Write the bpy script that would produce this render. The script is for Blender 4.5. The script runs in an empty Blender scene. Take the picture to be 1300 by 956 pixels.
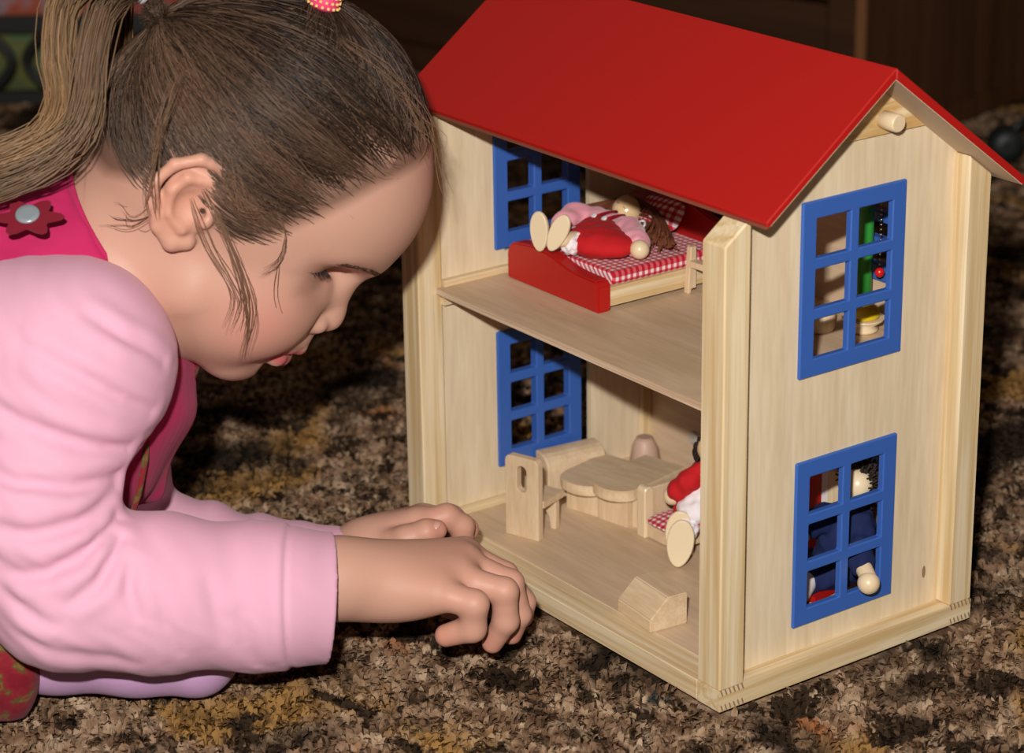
import bpy, bmesh, math, random
import numpy as np
from mathutils import Matrix, Vector
random.seed(7); RNG = np.random.default_rng(7)
S = bpy.context.scene; COL = S.collection

# ------------------------------------------------------------------ camera
YAW, PIT, ROL = 0.9474, 0.3423, -0.0160
FPX = 3182.54
CAM = Vector((0.95963, -0.83, 0.67496))
_f = np.array([-math.sin(YAW)*math.cos(PIT), math.cos(YAW)*math.cos(PIT), -math.sin(PIT)])
_r = np.array([math.cos(YAW), math.sin(YAW), 0.0]); _u = np.cross(_r, _f)
_R = math.cos(ROL)*_r + math.sin(ROL)*_u; _U = -math.sin(ROL)*_r + math.cos(ROL)*_u
cd = bpy.data.cameras.new('camera'); cam = bpy.data.objects.new('camera', cd); COL.objects.link(cam)
cd.sensor_fit = 'HORIZONTAL'; cd.sensor_width = 36; cd.lens = 36*FPX/1300
cd.shift_y = -44.5/1300; cd.clip_start = 0.05
m = Matrix.Identity(4)
for i in range(3):
    m[i][0] = _R[i]; m[i][1] = _U[i]; m[i][2] = -_f[i]; m[i][3] = CAM[i]
cam.matrix_world = m
cd.dof.use_dof = True; cd.dof.focus_distance = 1.46; cd.dof.aperture_fstop = 9
S.camera = cam

# ------------------------------------------------------------------ light
S.view_settings.view_transform = 'Standard'; S.view_settings.look = 'None'
S.view_settings.exposure = 0.0; S.view_settings.gamma = 1.0; S.view_settings.use_curve_mapping = False
w = bpy.data.worlds.new('room_ambient'); S.world = w; w.use_nodes = True
w.node_tree.nodes['Background'].inputs[0].default_value = (1.0, 0.80, 0.62, 1)
w.node_tree.nodes['Background'].inputs[1].default_value = 0.13
ld = bpy.data.lights.new('camera_flash', 'AREA'); ld.shape = 'RECTANGLE'; ld.size = 0.045; ld.size_y = 0.025
ld.energy = 27; ld.color = (1.0, 0.955, 0.89)
fl = bpy.data.objects.new('camera_flash', ld); COL.objects.link(fl)
fl.location = CAM + Vector((-0.040, -0.050, 0.140))
fl.rotation_euler = (Vector((-0.15, 0.02, 0.16)) - fl.location).to_track_quat('-Z', 'Y').to_euler()

# ------------------------------------------------------------------ helpers
def lk(name, me, mat=None, parent=None):
    o = bpy.data.objects.new(name, me); COL.objects.link(o)
    if mat is not None and me is not None: me.materials.append(mat)
    if parent is not None: o.parent = parent
    return o
def tag(o, label=None, cat=None, group=None, kind=None):
    if label: o['label'] = label
    if cat: o['category'] = cat
    if group: o['group'] = group
    if kind: o['kind'] = kind
    return o
def thing(name, label, cat, loc=(0, 0, 0), rz=0, group=None):
    o = bpy.data.objects.new(name, None); COL.objects.link(o); o.empty_display_size = .02
    o.location = loc; o.rotation_euler = (0, 0, rz); return tag(o, label, cat, group)
def done(bm, name, mat, parent=None, bevel=0, seg=1, smooth=False):
    if bevel:
        bmesh.ops.bevel(bm, geom=[e for e in bm.edges if len(e.link_faces) == 2 and e.calc_face_angle(0) > .5], offset=bevel, segments=seg, affect='EDGES', clamp_overlap=True)
    bmesh.ops.recalc_face_normals(bm, faces=bm.faces)
    me = bpy.data.meshes.new(name); bm.to_mesh(me); bm.free()
    if smooth:
        for p in me.polygons: p.use_smooth = True
    return lk(name, me, mat, parent)
def abox(bm, lo, hi, M=None):
    vs = [bm.verts.new((x, y, z)) for x in (lo[0], hi[0]) for y in (lo[1], hi[1]) for z in (lo[2], hi[2])]
    for f in ((0, 1, 3, 2), (4, 6, 7, 5), (0, 4, 5, 1), (2, 3, 7, 6), (0, 2, 6, 4), (1, 5, 7, 3)): bm.faces.new([vs[i] for i in f])
    if M is not None: bmesh.ops.transform(bm, matrix=M, verts=vs)
def box(name, lo, hi, mat, parent=None, bevel=.0006, M=None, seg=1):
    bm = bmesh.new(); abox(bm, lo, hi, M); return done(bm, name, mat, parent, bevel, seg)
def prism(name, pts, axis, a, b, mat, parent=None, bevel=.0005, holes=(), M=None, seg=1):
    """extrude a 2D outline along an axis ('x','y','z') between a and b; holes are cut through"""
    def P(u, v, t):
        return {'x': (t, u, v), 'y': (u, t, v), 'z': (u, v, t)}[axis]
    bm = bmesh.new(); loops = [pts] + list(holes); es = []
    for L in loops:
        vs = [bm.verts.new(P(u, v, a)) for u, v in L]
        es += [bm.edges.new((vs[i], vs[(i+1) % len(vs)])) for i in range(len(vs))]
    bmesh.ops.triangle_fill(bm, edges=es, use_beauty=True, use_dissolve=False)
    bmesh.ops.dissolve_limit(bm, angle_limit=.01, verts=bm.verts, edges=bm.edges) if not holes else None
    r = bmesh.ops.extrude_face_region(bm, geom=list(bm.faces))
    vs = [v for v in r['geom'] if isinstance(v, bmesh.types.BMVert)]
    d = Vector(P(0, 0, b)) - Vector(P(0, 0, a)); bmesh.ops.translate(bm, vec=d, verts=vs)
    if M is not None: bmesh.ops.transform(bm, matrix=M, verts=bm.verts)
    return done(bm, name, mat, parent, bevel, seg)
def tube_bm(bm, pts, rad, n=8, cap=True):
    pts = [Vector(p) for p in pts]; rad = rad if hasattr(rad, '__len__') else [rad]*len(pts)
    rings = []; up = None
    for i, p in enumerate(pts):
        t = (pts[min(i+1, len(pts)-1)] - pts[max(i-1, 0)]).normalized()
        if up is None: up = t.orthogonal().normalized()
        up = (up - t*up.dot(t)).normalized(); s = t.cross(up)
        rings.append([bm.verts.new(p + (up*math.cos(2*math.pi*k/n) + s*math.sin(2*math.pi*k/n))*rad[i]) for k in range(n)])
    for a, b in zip(rings, rings[1:]):
        for k in range(n): bm.faces.new((a[k], a[(k+1) % n], b[(k+1) % n], b[k]))
    if cap: bm.faces.new(rings[0][::-1]); bm.faces.new(rings[-1])
def tube(name, pts, rad, mat, parent=None, n=8, smooth=True):
    bm = bmesh.new(); tube_bm(bm, pts, rad, n); return done(bm, name, mat, parent, smooth=smooth)
def lathe(name, prof, mat, parent=None, n=24, loc=(0, 0, 0), M=None, smooth=True):
    bm = bmesh.new(); rings = []
    for r, z in prof: rings.append([bm.verts.new((r*math.cos(2*math.pi*k/n), r*math.sin(2*math.pi*k/n), z)) for k in range(n)])
    for a, b in zip(rings, rings[1:]):
        for k in range(n): bm.faces.new((a[k], a[(k+1) % n], b[(k+1) % n], b[k]))
    bm.faces.new(rings[0][::-1]); bm.faces.new(rings[-1])
    if M is not None: bmesh.ops.transform(bm, matrix=M, verts=bm.verts)
    bmesh.ops.translate(bm, vec=loc, verts=bm.verts)
    o = done(bm, name, mat, parent, smooth=False)
    if smooth:
        for p in o.data.polygons: p.use_smooth = len(p.vertices) == 4
    return o

# ---- implicit surfaces: smooth unions of ellipsoids and tapered capsules, meshed by surface nets
def smin(a, b, k):
    h = np.maximum(k - np.abs(a-b), 0)/k
    return np.minimum(a, b) - h*h*k*.25
class Field:
    def __init__(s, lo, hi, h):
        s.lo = np.array(lo, float); s.h = h
        s.n = tuple(int(v) for v in np.ceil((np.array(hi)-s.lo)/h)+1)
        s.g = np.full(s.n, .03, np.float32)
    def sub(s, mn, mx, pad):
        a = np.floor((np.array(mn)-pad-s.lo)/s.h).astype(int); b = np.ceil((np.array(mx)+pad-s.lo)/s.h).astype(int)+1
        a = np.clip(a, 0, s.n); b = np.clip(b, 0, s.n)
        ax = [(np.arange(a[i], b[i])*s.h + s.lo[i]).astype(np.float32) for i in range(3)]
        return tuple(slice(a[i], b[i]) for i in range(3)), ax[0][:, None, None], ax[1][None, :, None], ax[2][None, None, :]
    def put(s, sl, d, k, op):
        g = s.g[sl]
        if g.size == 0: return
        if op == '+': s.g[sl] = smin(g, d, k) if k > 0 else np.minimum(g, d)
        else: s.g[sl] = -smin(-g, d, k) if k > 0 else np.maximum(g, -d)
    def ell(s, c, r, k=.004, M=None, op='+'):
        c = np.array(c, float); r = np.array(r, float) if hasattr(r, '__len__') else np.array([r]*3, float)
        R = np.eye(3) if M is None else np.array(M, float)     # rows = local axes
        ext = np.sqrt(((R.T*r)**2).sum(1))
        sl, X, Y, Z = s.sub(c-ext, c+ext, k+.006)
        x, y, z = X-c[0], Y-c[1], Z-c[2]
        q = [(R[i, 0]*x+R[i, 1]*y+R[i, 2]*z) for i in range(3)]
        k0 = np.sqrt(sum((q[i]/r[i])**2 for i in range(3)))+1e-9; k1 = np.sqrt(sum((q[i]/r[i]**2)**2 for i in range(3)))+1e-9
        s.put(sl, (k0*(k0-1)/k1).astype(np.float32), k, op)
    def cap(s, a, b, ra, rb=None, k=.004, op='+', sq=None):
        rb = ra if rb is None else rb; a = np.array(a, float); b = np.array(b, float); m = max(ra, rb)
        sl, X, Y, Z = s.sub(np.minimum(a, b)-m, np.maximum(a, b)+m, k+.006)
        d = b-a; L = d@d+1e-12
        t = np.clip(((X-a[0])*d[0]+(Y-a[1])*d[1]+(Z-a[2])*d[2])/L, 0, 1)
        D = np.sqrt((X-a[0]-t*d[0])**2+(Y-a[1]-t*d[1])**2+(Z-a[2]-t*d[2])**2) - (ra+(rb-ra)*t)
        s.put(sl, D.astype(np.float32), k, op)
    def chain(s, pts, rs, k=.004, op='+'):
        rs = rs if hasattr(rs, '__len__') else [rs]*len(pts)
        for i in range(len(pts)-1): s.cap(pts[i], pts[i+1], rs[i], rs[i+1], k, op)
    def plane(s, p, n, k=0):
        """remove the half space on the side the normal points to"""
        n = np.array(n, float); n /= np.linalg.norm(n)
        sl, X, Y, Z = s.sub(s.lo, s.lo+np.array(s.n)*s.h, 0)
        d = -((X-p[0])*n[0]+(Y-p[1])*n[1]+(Z-p[2])*n[2])
        s.put(sl, d.astype(np.float32), k, '-')
    def warp(s, fn, amp):
        """add a small relief to the distance near the surface"""
        idx = np.argwhere(np.abs(s.g) < .012)
        P = idx*s.h + s.lo
        s.g[tuple(idx.T)] += (fn(P)*amp).astype(np.float32)
    def mesh(s):
        g = s.g; ins = g < 0
        n = np.array(g.shape)
        cnt = np.zeros(n-1, np.uint8)
        for dx in (0, 1):
            for dy in (0, 1):
                for dz in (0, 1): cnt += ins[dx:n[0]-1+dx, dy:n[1]-1+dy, dz:n[2]-1+dz]
        act = np.argwhere((cnt > 0) & (cnt < 8)); del cnt
        idm = np.full(n-1, -1, np.int32); idm[tuple(act.T)] = np.arange(len(act))
        acc = np.zeros((len(act), 3)); num = np.zeros(len(act))
        C8 = [(0, 0, 0), (1, 0, 0), (0, 1, 0), (1, 1, 0), (0, 0, 1), (1, 0, 1), (0, 1, 1), (1, 1, 1)]
        val = [g[tuple((act+c).T)].astype(float) for c in C8]
        for i in range(8):
            for j in range(i+1, 8):
                df = np.array(C8[j])-np.array(C8[i])
                if np.abs(df).sum() != 1: continue
                msk = (val[i] < 0) != (val[j] < 0); t = np.where(msk, val[i]/(val[i]-val[j]+1e-12), 0)
                p = np.array(C8[i])[None]+t[:, None]*df[None]; acc[msk] += p[msk]; num[msk] += 1
        V = (act+acc/num[:, None])*s.h+s.lo
        Q = []
        for ax in range(3):
            sh = [slice(1, -1)]*3; sh2 = list(sh); sh[ax] = slice(0, -1); sh2[ax] = slice(1, None)
            a = ins[tuple(sh)]; b = ins[tuple(sh2)]
            e = np.argwhere(a != b); off = np.array([1, 1, 1]); off[ax] = 0; e = e+off
            fl_ = ins[tuple(e.T)]
            u = np.zeros(3, int); v = np.zeros(3, int); u[(ax+1) % 3] = 1; v[(ax+2) % 3] = 1
            q = np.stack([idm[tuple((e-u-v).T)], idm[tuple((e-v).T)], idm[tuple(e.T)], idm[tuple((e-u).T)]], 1)
            q[~fl_] = q[~fl_][:, ::-1]; Q.append(q)
        Q = np.concatenate(Q); Q = Q[(Q >= 0).all(1)]
        return V, Q
def mesh_of(name, V, Q, col=None):
    me = bpy.data.meshes.new(name); nf = len(Q); k = Q.shape[1]
    me.vertices.add(len(V)); me.vertices.foreach_set('co', np.ascontiguousarray(V, np.float32).ravel())
    me.loops.add(nf*k); me.loops.foreach_set('vertex_index', np.ascontiguousarray(Q, np.int32).ravel())
    me.polygons.add(nf); me.polygons.foreach_set('loop_start', np.arange(0, nf*k, k, dtype=np.int32))
    me.polygons.foreach_set('loop_total', np.full(nf, k, np.int32))
    me.polygons.foreach_set('use_smooth', np.ones(nf, bool))
    me.update(calc_edges=True)
    if col is not None:
        a = me.color_attributes.new('tint', 'FLOAT_COLOR', 'POINT')
        c = np.ones((len(V), 4), np.float32); c[:, :3] = col; a.data.foreach_set('color', c.ravel())
    return me
def blob(name, F, mat, parent=None, col=None):
    V, Q = F.mesh(); c = col(V) if callable(col) else col
    return lk(name, mesh_of(name, V, Q, c), mat, parent)

# ------------------------------------------------------------------ materials
def mat(name, base=(.8, .8, .8), rough=.5, spec=.5, coat=0, sss=0, sheen=0, metal=0):
    m = bpy.data.materials.new(name); m.use_nodes = True; b = m.node_tree.nodes['Principled BSDF']
    b.inputs['Base Color'].default_value = (*base, 1); b.inputs['Roughness'].default_value = rough
    b.inputs['Specular IOR Level'].default_value = spec; b.inputs['Coat Weight'].default_value = coat
    b.inputs['Coat Roughness'].default_value = .15; b.inputs['Metallic'].default_value = metal
    if sss:
        b.inputs['Subsurface Weight'].default_value = sss; b.inputs['Subsurface Radius'].default_value = (1, .35, .2); b.inputs['Subsurface Scale'].default_value = .004
    if sheen: b.inputs['Sheen Weight'].default_value = sheen; b.inputs['Sheen Roughness'].default_value = .4
    return m
def N(m, t, **k):
    n = m.node_tree.nodes.new(t)
    for a, v in k.items():
        if a.startswith('i_'): n.inputs[a[2:].replace('_', ' ')].default_value = v
        else: setattr(n, a, v)
    return n
def L(m, a, b): m.node_tree.links.new(a, b)
def ramp(m, stops, src):
    r = N(m, 'ShaderNodeValToRGB'); el = r.color_ramp.elements
    while len(el) < len(stops): el.new(.5)
    for e, (p, c) in zip(el, stops): e.position = p; e.color = (*c, 1)
    L(m, src, r.inputs[0]); return r.outputs[0]
def bsdf(m): return m.node_tree.nodes['Principled BSDF']
def bump(m, src, dist, strength=1):
    b = N(m, 'ShaderNodeBump'); b.inputs['Distance'].default_value = dist; b.inputs['Strength'].default_value = strength
    L(m, src, b.inputs['Height']); L(m, b.outputs[0], bsdf(m).inputs['Normal'])
def wood(name, axis, light, dark, scale=170, stretch=.04, contrast=.5, rough=.5, rot=(0, 0, 0), spec=.35):
    m = mat(name, light, rough, spec); tc = N(m, 'ShaderNodeTexCoord'); mp = N(m, 'ShaderNodeMapping')
    sc = [scale]*3; sc['xyz'.index(axis)] = scale*stretch; mp.inputs['Scale'].default_value = sc; mp.inputs['Rotation'].default_value = rot
    L(m, tc.outputs['Object'], mp.inputs[0])
    n1 = N(m, 'ShaderNodeTexNoise'); n1.inputs['Scale'].default_value = 1; n1.inputs['Detail'].default_value = 2.5; n1.inputs['Distortion'].default_value = .4
    L(m, mp.outputs[0], n1.inputs[0])
    n2 = N(m, 'ShaderNodeTexNoise'); n2.inputs['Scale'].default_value = 5; n2.inputs['Detail'].default_value = 3; L(m, mp.outputs[0], n2.inputs[0])
    mid = tuple(a*.55+b*.45 for a, b in zip(light, dark))
    c = ramp(m, [(.5-.25*contrast, dark), (.5, mid), (.5+.18*contrast, light)], n1.outputs[0])
    c2 = ramp(m, [(.3, (.86, .84, .80)), (.65, (1, 1, 1))], n2.outputs[0])
    mx = N(m, 'ShaderNodeMix', data_type='RGBA', blend_type='MULTIPLY'); mx.inputs[0].default_value = .8
    L(m, c, mx.inputs[6]); L(m, c2, mx.inputs[7]); L(m, mx.outputs[2], bsdf(m).inputs['Base Color'])
    bump(m, n2.outputs[0], .0001, .5)
    return m
PL, PD = (.78, .64, .43), (.62, .44, .22)
PINE_Z = wood('pine_upright', 'z', PL, PD, 130, .03, .5)
PINE_X = wood('pine_lengthwise', 'x', PL, (.60, .42, .22), 170, .03, .6)
PINE_Y = wood('pine_crosswise', 'y', PL, PD, 170, .03, .5)
PINE_G = wood('pine_broad_grain', 'y', (.80, .64, .40), (.58, .37, .15), 130, .16, .45, rot=(.12, 0, 0))
PLY_Z = wood('plywood_upright', 'z', (.76, .63, .45), (.70, .56, .38), 60, .1, .8)
PLY_X = wood('plywood_floor', 'x', (.66, .49, .34), (.58, .42, .27), 55, .12, .8)
EDGE = wood('plywood_edge', 'x', (.74, .58, .42), (.50, .32, .20), 900, .01, .7)
TOY = wood('beech_toy_wood', 'z', (.72, .55, .37), (.64, .46, .29), 150, .12, .8)
TOYX = wood('beech_toy_wood_flat', 'x', (.72, .55, .37), (.62, .45, .28), 150, .12, .8)
PALE = mat('pale_turned_wood', (.74, .58, .38), .35, .5)
SOLE = mat('pale_sole_wood', (.74, .60, .40), .45, .4)
RED = mat('red_painted_wood', (.42, .0085, .0065), .42, .45)
n = N(RED, 'ShaderNodeTexNoise'); n.inputs['Scale'].default_value = 60; bump(RED, n.outputs[0], .0002, .3)
BLUE = mat('blue_painted_wood', (.036, .115, .43), .38, .5)
PINK_CLOTH = mat('doll_pink_cloth', (.80, .34, .42), .8, .2, sheen=.3)
RED_CLOTH = mat('doll_red_cloth', (.50, .012, .016), .85, .2, sheen=.03)
DKRED = mat('doll_dark_red_ribbon', (.26, .005, .012), .8, .2)
WHITE_CLOTH = mat('doll_white_cloth', (.80, .74, .78), .8, .2)
NAVY = mat('doll_navy_cloth', (.010, .018, .075), .85, .2)
YARN = mat('doll_brown_yarn', (.15, .045, .02), .75, .25)
YARN_DK = mat('doll_dark_hair', (.022, .014, .011), .7, .3)
HEADW = mat('doll_varnished_head', (.70, .50, .27), .22, .6, coat=.5)
PAINT_R = mat('face_paint_red', (.35, .02, .015), .5)
BUTTON = mat('pearl_button', (.72, .72, .74), .3, .6)
GREEN = mat('green_painted_wood', (.03, .30, .04), .4)
YELLOW = mat('yellow_glossy_paint', (.80, .58, .01), .18, .6, coat=.4)
METAL = mat('bead_chain_metal', (.5, .42, .3), .3, .5, metal=1)
GLUE = mat('dark_joint_line', (.28, .17, .10), .7)
def gingham(name, cell=.0046):
    m = mat(name, (.7, .1, .12), .85, .2, sheen=.2); tc = N(m, 'ShaderNodeTexCoord')
    sp = N(m, 'ShaderNodeSeparateXYZ'); L(m, tc.outputs['Object'], sp.inputs[0]); outs = []
    for i in range(2):
        z_ = N(m, 'ShaderNodeMath', operation='ADD'); L(m, sp.outputs[i], z_.inputs[0])
        if i == 0: L(m, sp.outputs[2], z_.inputs[1])
        else: z_.inputs[1].default_value = 0
        a = N(m, 'ShaderNodeMath', operation='MULTIPLY'); a.inputs[1].default_value = 2*math.pi/cell; L(m, z_.outputs[0], a.inputs[0])
        b = N(m, 'ShaderNodeMath', operation='SINE'); L(m, a.outputs[0], b.inputs[0])
        c = N(m, 'ShaderNodeMath', operation='GREATER_THAN'); c.inputs[1].default_value = 0; L(m, b.outputs[0], c.inputs[0]); outs.append(c)
    s_ = N(m, 'ShaderNodeMath', operation='ADD'); L(m, outs[0].outputs[0], s_.inputs[0]); L(m, outs[1].outputs[0], s_.inputs[1])
    h = N(m, 'ShaderNodeMath', operation='MULTIPLY'); h.inputs[1].default_value = .5; L(m, s_.outputs[0], h.inputs[0])
    c = ramp(m, [(.0, (.80, .68, .70)), (.5, (.62, .10, .13)), (1, (.42, .008, .02))], h.outputs[0])
    L(m, c, bsdf(m).inputs['Base Color'])
    return m
GING = gingham('red_white_gingham')

# ------------------------------------------------------------------ setting
def rug_mat():
    m = mat('mottled_shag', (.2, .14, .09), .95, .1); tc = N(m, 'ShaderNodeTexCoord')
    def noise(scale, det, off, dist=0):
        mp = N(m, 'ShaderNodeMapping'); mp.inputs['Location'].default_value = off; L(m, tc.outputs['Object'], mp.inputs[0])
        n = N(m, 'ShaderNodeTexNoise'); n.inputs['Scale'].default_value = scale; n.inputs['Detail'].default_value = det; n.inputs['Distortion'].default_value = dist
        L(m, mp.outputs[0], n.inputs[0]); return n.outputs[0]
    def mixc(f, a, b):
        x = N(m, 'ShaderNodeMix', data_type='RGBA'); L(m, f, x.inputs[0])
        for s_, v in ((6, a), (7, b)):
            if isinstance(v, tuple): x.inputs[s_].default_value = (*v, 1)
            else: L(m, v, x.inputs[s_])
        return x.outputs[2]
    def mask(src, a, b): return ramp(m, [(a, (0, 0, 0)), (b, (1, 1, 1))], src)
    c = ramp(m, [(.34, (.11, .060, .034)), (.5, (.235, .145, .088)), (.66, (.40, .285, .19))], noise(62, 4, (3, 1, 0), .6))
    c = mixc(mask(noise(9, 3, (9, 4, 0), .5), .54, .64), c, (.26, .140, .045))      # ochre patches
    c = mixc(mask(noise(14, 3, (1, 9, 2), .5), .62, .72), c, (.25, .10, .04))       # rust
    c = mixc(mask(noise(34, 4, (5, 5, 1), .8), .54, .60), c, (.032, .019, .011))     # dark flecks
    c = mixc(mask(noise(7.5, 4, (2, 7, 3), .9), .55, .64), c, (.022, .014, .009))     # dark patches
    c = mixc(mask(noise(16, 3, (8, 2, 5), .9), .68, .73), c, (.008, .016, .018))     # blue-black veins
    L(m, c, bsdf(m).inputs['Base Color'])
    bump(m, noise(260, 3, (0, 0, 0), .3), .003, .5)
    return m
RUG = rug_mat()
FLOORM = wood('dark_floor_boards', 'x', (.10, .055, .03), (.05, .028, .015), 20, .1, .6)
box('floor', (-4.2, -2.6, -.06), (2.4, 3.4, -.022), FLOORM, bevel=0)['kind'] = 'structure'
WALLM = mat('dim_wall_paint', (.30, .24, .18), .9)
FW = np.array([-math.sin(YAW), math.cos(YAW)]); RT = np.array([math.cos(YAW), math.sin(YAW)]); C2 = np.array([CAM.x, CAM.y])
ux = -.75*RT + .66*FW; ux = ux/np.linalg.norm(ux); uy = np.array([-ux[1], ux[0]])      # along the cabinet front, and towards the room
def cabinet_xy(x, y): return (x+.8048)*ux[0]+(y-.8732)*ux[1], (x+.8048)*uy[0]+(y-.8732)*uy[1]
# carpet: gently uneven base and a pile of leaning tufts
rug = thing('carpet', 'mottled brown, beige and ochre shaggy carpet under the girl and the dollhouse', 'carpet')
gx, gy = np.meshgrid(np.linspace(-2.6, 1.5, 260), np.linspace(-1.3, 2.2, 220), indexing='ij')
gz = -.006 + .0012*np.sin(gx*9+gy*5)*np.sin(gy*11-gx*3)
V = np.stack([gx, gy, gz], -1).reshape(-1, 3); I = np.arange(260*220).reshape(260, 220)
Q = np.stack([I[:-1, :-1], I[1:, :-1], I[1:, 1:], I[:-1, 1:]], -1).reshape(-1, 4)
Q = Q[(cabinet_xy(V[:, 0], V[:, 1])[1] > -1.03)[Q].all(1)]
lk('carpet_base', mesh_of('carpet_base', V, Q), RUG, rug)
FW = np.array([-math.sin(YAW), math.cos(YAW)]); RT = np.array([math.cos(YAW), math.sin(YAW)]); C2 = np.array([CAM.x, CAM.y])
nT = 110000
dp = np.sqrt(RNG.uniform(1.05**2, 2.15**2, nT)); lt = RNG.uniform(-.26, .26, nT)*dp
nO = 190000; do = np.sqrt(RNG.uniform(.55**2, 3.1**2, nO)); lo_ = RNG.uniform(-.62, .62, nO)*do; ko = ~((np.abs(lo_) < .26*do) & (do > 1.05) & (do < 2.15))
big = np.concatenate([np.ones(nT), np.full(ko.sum(), 1.9)]); dp = np.concatenate([dp, do[ko]]); lt = np.concatenate([lt, lo_[ko]])
px = C2[0]+FW[0]*dp+RT[0]*lt; py = C2[1]+FW[1]*dp+RT[1]*lt
keep = ~((px > -.318) & (px < .004) & (py > -.004) & (py < .204)); cx_, cy_ = cabinet_xy(px, py); keep &= (cy_ > -1.03) & ~((cx_ > -.004) & (cx_ < 1.28) & (cy_ < .006)); px, py, big = px[keep], py[keep], big[keep]; nT = len(px)
an = RNG.uniform(0, 6.283, nT); ln = RNG.uniform(.002, .0065, nT)*big; hh = RNG.uniform(.0025, .006, nT)-.0045; wd = big*RNG.uniform(.0010, .0022, nT)*(.6+.4*np.sqrt((px-C2[0])**2+(py-C2[1])**2))
b0 = np.stack([px, py, np.full(nT, -.0075)], 1); dr = np.stack([np.cos(an), np.sin(an), 0*an], 1); sd = np.stack([-np.sin(an), np.cos(an), 0*an], 1)
tip = b0+dr*ln[:, None]; tip[:, 2] = hh
mid = b0+dr*ln[:, None]*.35; mid[:, 2] = hh*.75-.001
V = np.stack([b0-sd*wd[:, None], b0+sd*wd[:, None], mid+sd*wd[:, None], mid-sd*wd[:, None], tip], 1).reshape(-1, 3)
b = np.arange(nT)*5
T = np.concatenate([np.stack([b, b+1, b+2], 1), np.stack([b, b+2, b+3], 1), np.stack([b+3, b+2, b+4], 1)])
tag(lk('carpet_pile', mesh_of('carpet_pile', V, T), RUG, rug), kind='stuff')

# dark cabinet behind
CAB = wood('dark_brown_veneer', 'z', (.085, .034, .014), (.045, .017, .008), 30, .06, .7, rough=.4)
CABF = wood('dark_drawer_veneer', 'x', (.060, .026, .012), (.036, .015, .008), 26, .06, .7, rough=.45)
CABE = mat('worn_lighter_edge', (.20, .085, .035), .45)
cv = Vector((-.8048, .8732, 0))
# local x = along the drawer front towards image left, local y = along the side panel
ux = -.75*RT + .66*FW; cabrot = math.atan2(ux[1], ux[0])
cab = thing('cabinet', 'dark brown wooden chest of drawers behind the dollhouse', 'cabinet', cv, cabrot)
box('side_panel', (0, -.75, .0), (.02, 0, .85), CAB, cab, .001)
box('edge_strip', (-.0015, -.0005, .0), (.009, .003, .85), CABE, cab, .0005)
box('stile', (.0095, -.02, 0), (.042, .0025, .85), CABF, cab, .001)
box('back_board', (.03, -.74, .01), (1.25, -.03, .84), CABF, cab, 0)
box('plinth', (.042, -.02, .0), (1.27, -.002, .03), CABF, cab, .001)
zz = .034
for hgt in (.115, .15, .15, .16, .16):
    dwr = box('drawer', (.045, -.35, zz), (1.26, .001, zz+hgt), CABF, cab, .002)
    for hx in (.35, .95): lathe('drawer_knob', [(.004, 0), (.004, .012), (.011, .016), (.012, .022), (.006, .026)], CABE, dwr, 14, M=Matrix.Rotation(-math.pi/2, 4, 'X'), loc=(hx, .001, zz+hgt*.5))
    zz += hgt+.006
box('top_board', (-.01, -.76, .85), (1.28, .015, .875), CAB, cab, .002)
box('baseboard_strip', (-.004, -.75, .0), (-.0002, -.03, .022), CAB, cab, .0005)
wb = box('wall_back', (-2.2, -1.15, 0), (3.2, -1.05, 2.3), WALLM, None, 0)
wb.location = cv; wb.rotation_euler = (0, 0, cabrot); wb['kind'] = 'structure'
# black ironwork in front of colourful printed panel (left edge)
def printmat():
    m = mat('blurry_floral_print', (.2, .1, .1), .7); tc = N(m, 'ShaderNodeTexCoord'); sp = N(m, 'ShaderNodeSeparateXYZ'); L(m, tc.outputs['Object'], sp.inputs[0])
    n = N(m, 'ShaderNodeTexNoise'); n.inputs['Scale'].default_value = 22; L(m, tc.outputs['Object'], n.inputs[0])
    ca = ramp(m, [(.35, (.45, .12, .16)), (.5, (.50, .10, .05)), (.62, (.42, .30, .34)), (.7, (.05, .06, .10))], n.outputs[0])
    cb = ramp(m, [(.35, (.16, .26, .12)), (.5, (.28, .27, .08)), (.62, (.14, .30, .24)), (.72, (.30, .34, .36))], n.outputs[0])
    st = N(m, 'ShaderNodeMath', operation='GREATER_THAN'); st.inputs[1].default_value = .088; L(m, sp.outputs[2], st.inputs[0])
    x = N(m, 'ShaderNodeMix', data_type='RGBA'); L(m, st.outputs[0], x.inputs[0]); L(m, cb, x.inputs[6]); L(m, ca, x.inputs[7]); L(m, x.outputs[2], bsdf(m).inputs['Base Color']); return m
IRON = mat('black_iron', (.006, .007, .006), .5)
sc = thing('fire_screen', 'black scrolled ironwork stand on the carpet at the left edge', 'metal stand', (-1.555, .315, 0), YAW)
box('top_rail', (-.22, -.006, .080), (.22, .006, .097), IRON, sc, .002)
box('bottom_rail', (-.22, -.006, .0), (.22, .006, .013), IRON, sc, .002)
for cx_ in (-.10, .0, .10):
    for sg in (-1, 1):
        tube('scroll', [(cx_+sg*(.008+.034*(abs(t)/6)**1.7), 0, .046+t*.0065) for t in range(-6, 7)], .0058, IRON, sc, 8)
for cx_ in (-.22, .22): box('upright', (cx_-.007, -.007, 0), (cx_+.007, .007, .30), IRON, sc, .002)
bag = thing('printed_bag', 'colourful pink, orange and green printed bag behind the black ironwork', 'bag', (-1.555+FW[0]*.05, .315+FW[1]*.05, 0), YAW)
bm = bmesh.new(); abox(bm, (-.19, 0, 0), (.19, .09, .30))
done(bm, 'bag_body', printmat(), bag, .02, 3, True)
tube('bag_handle', [(-.07, .045, .295), (-.06, .045, .35), (0, .045, .375), (.06, .045, .35), (.07, .045, .295)], .006, IRON, bag, 8)
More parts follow.
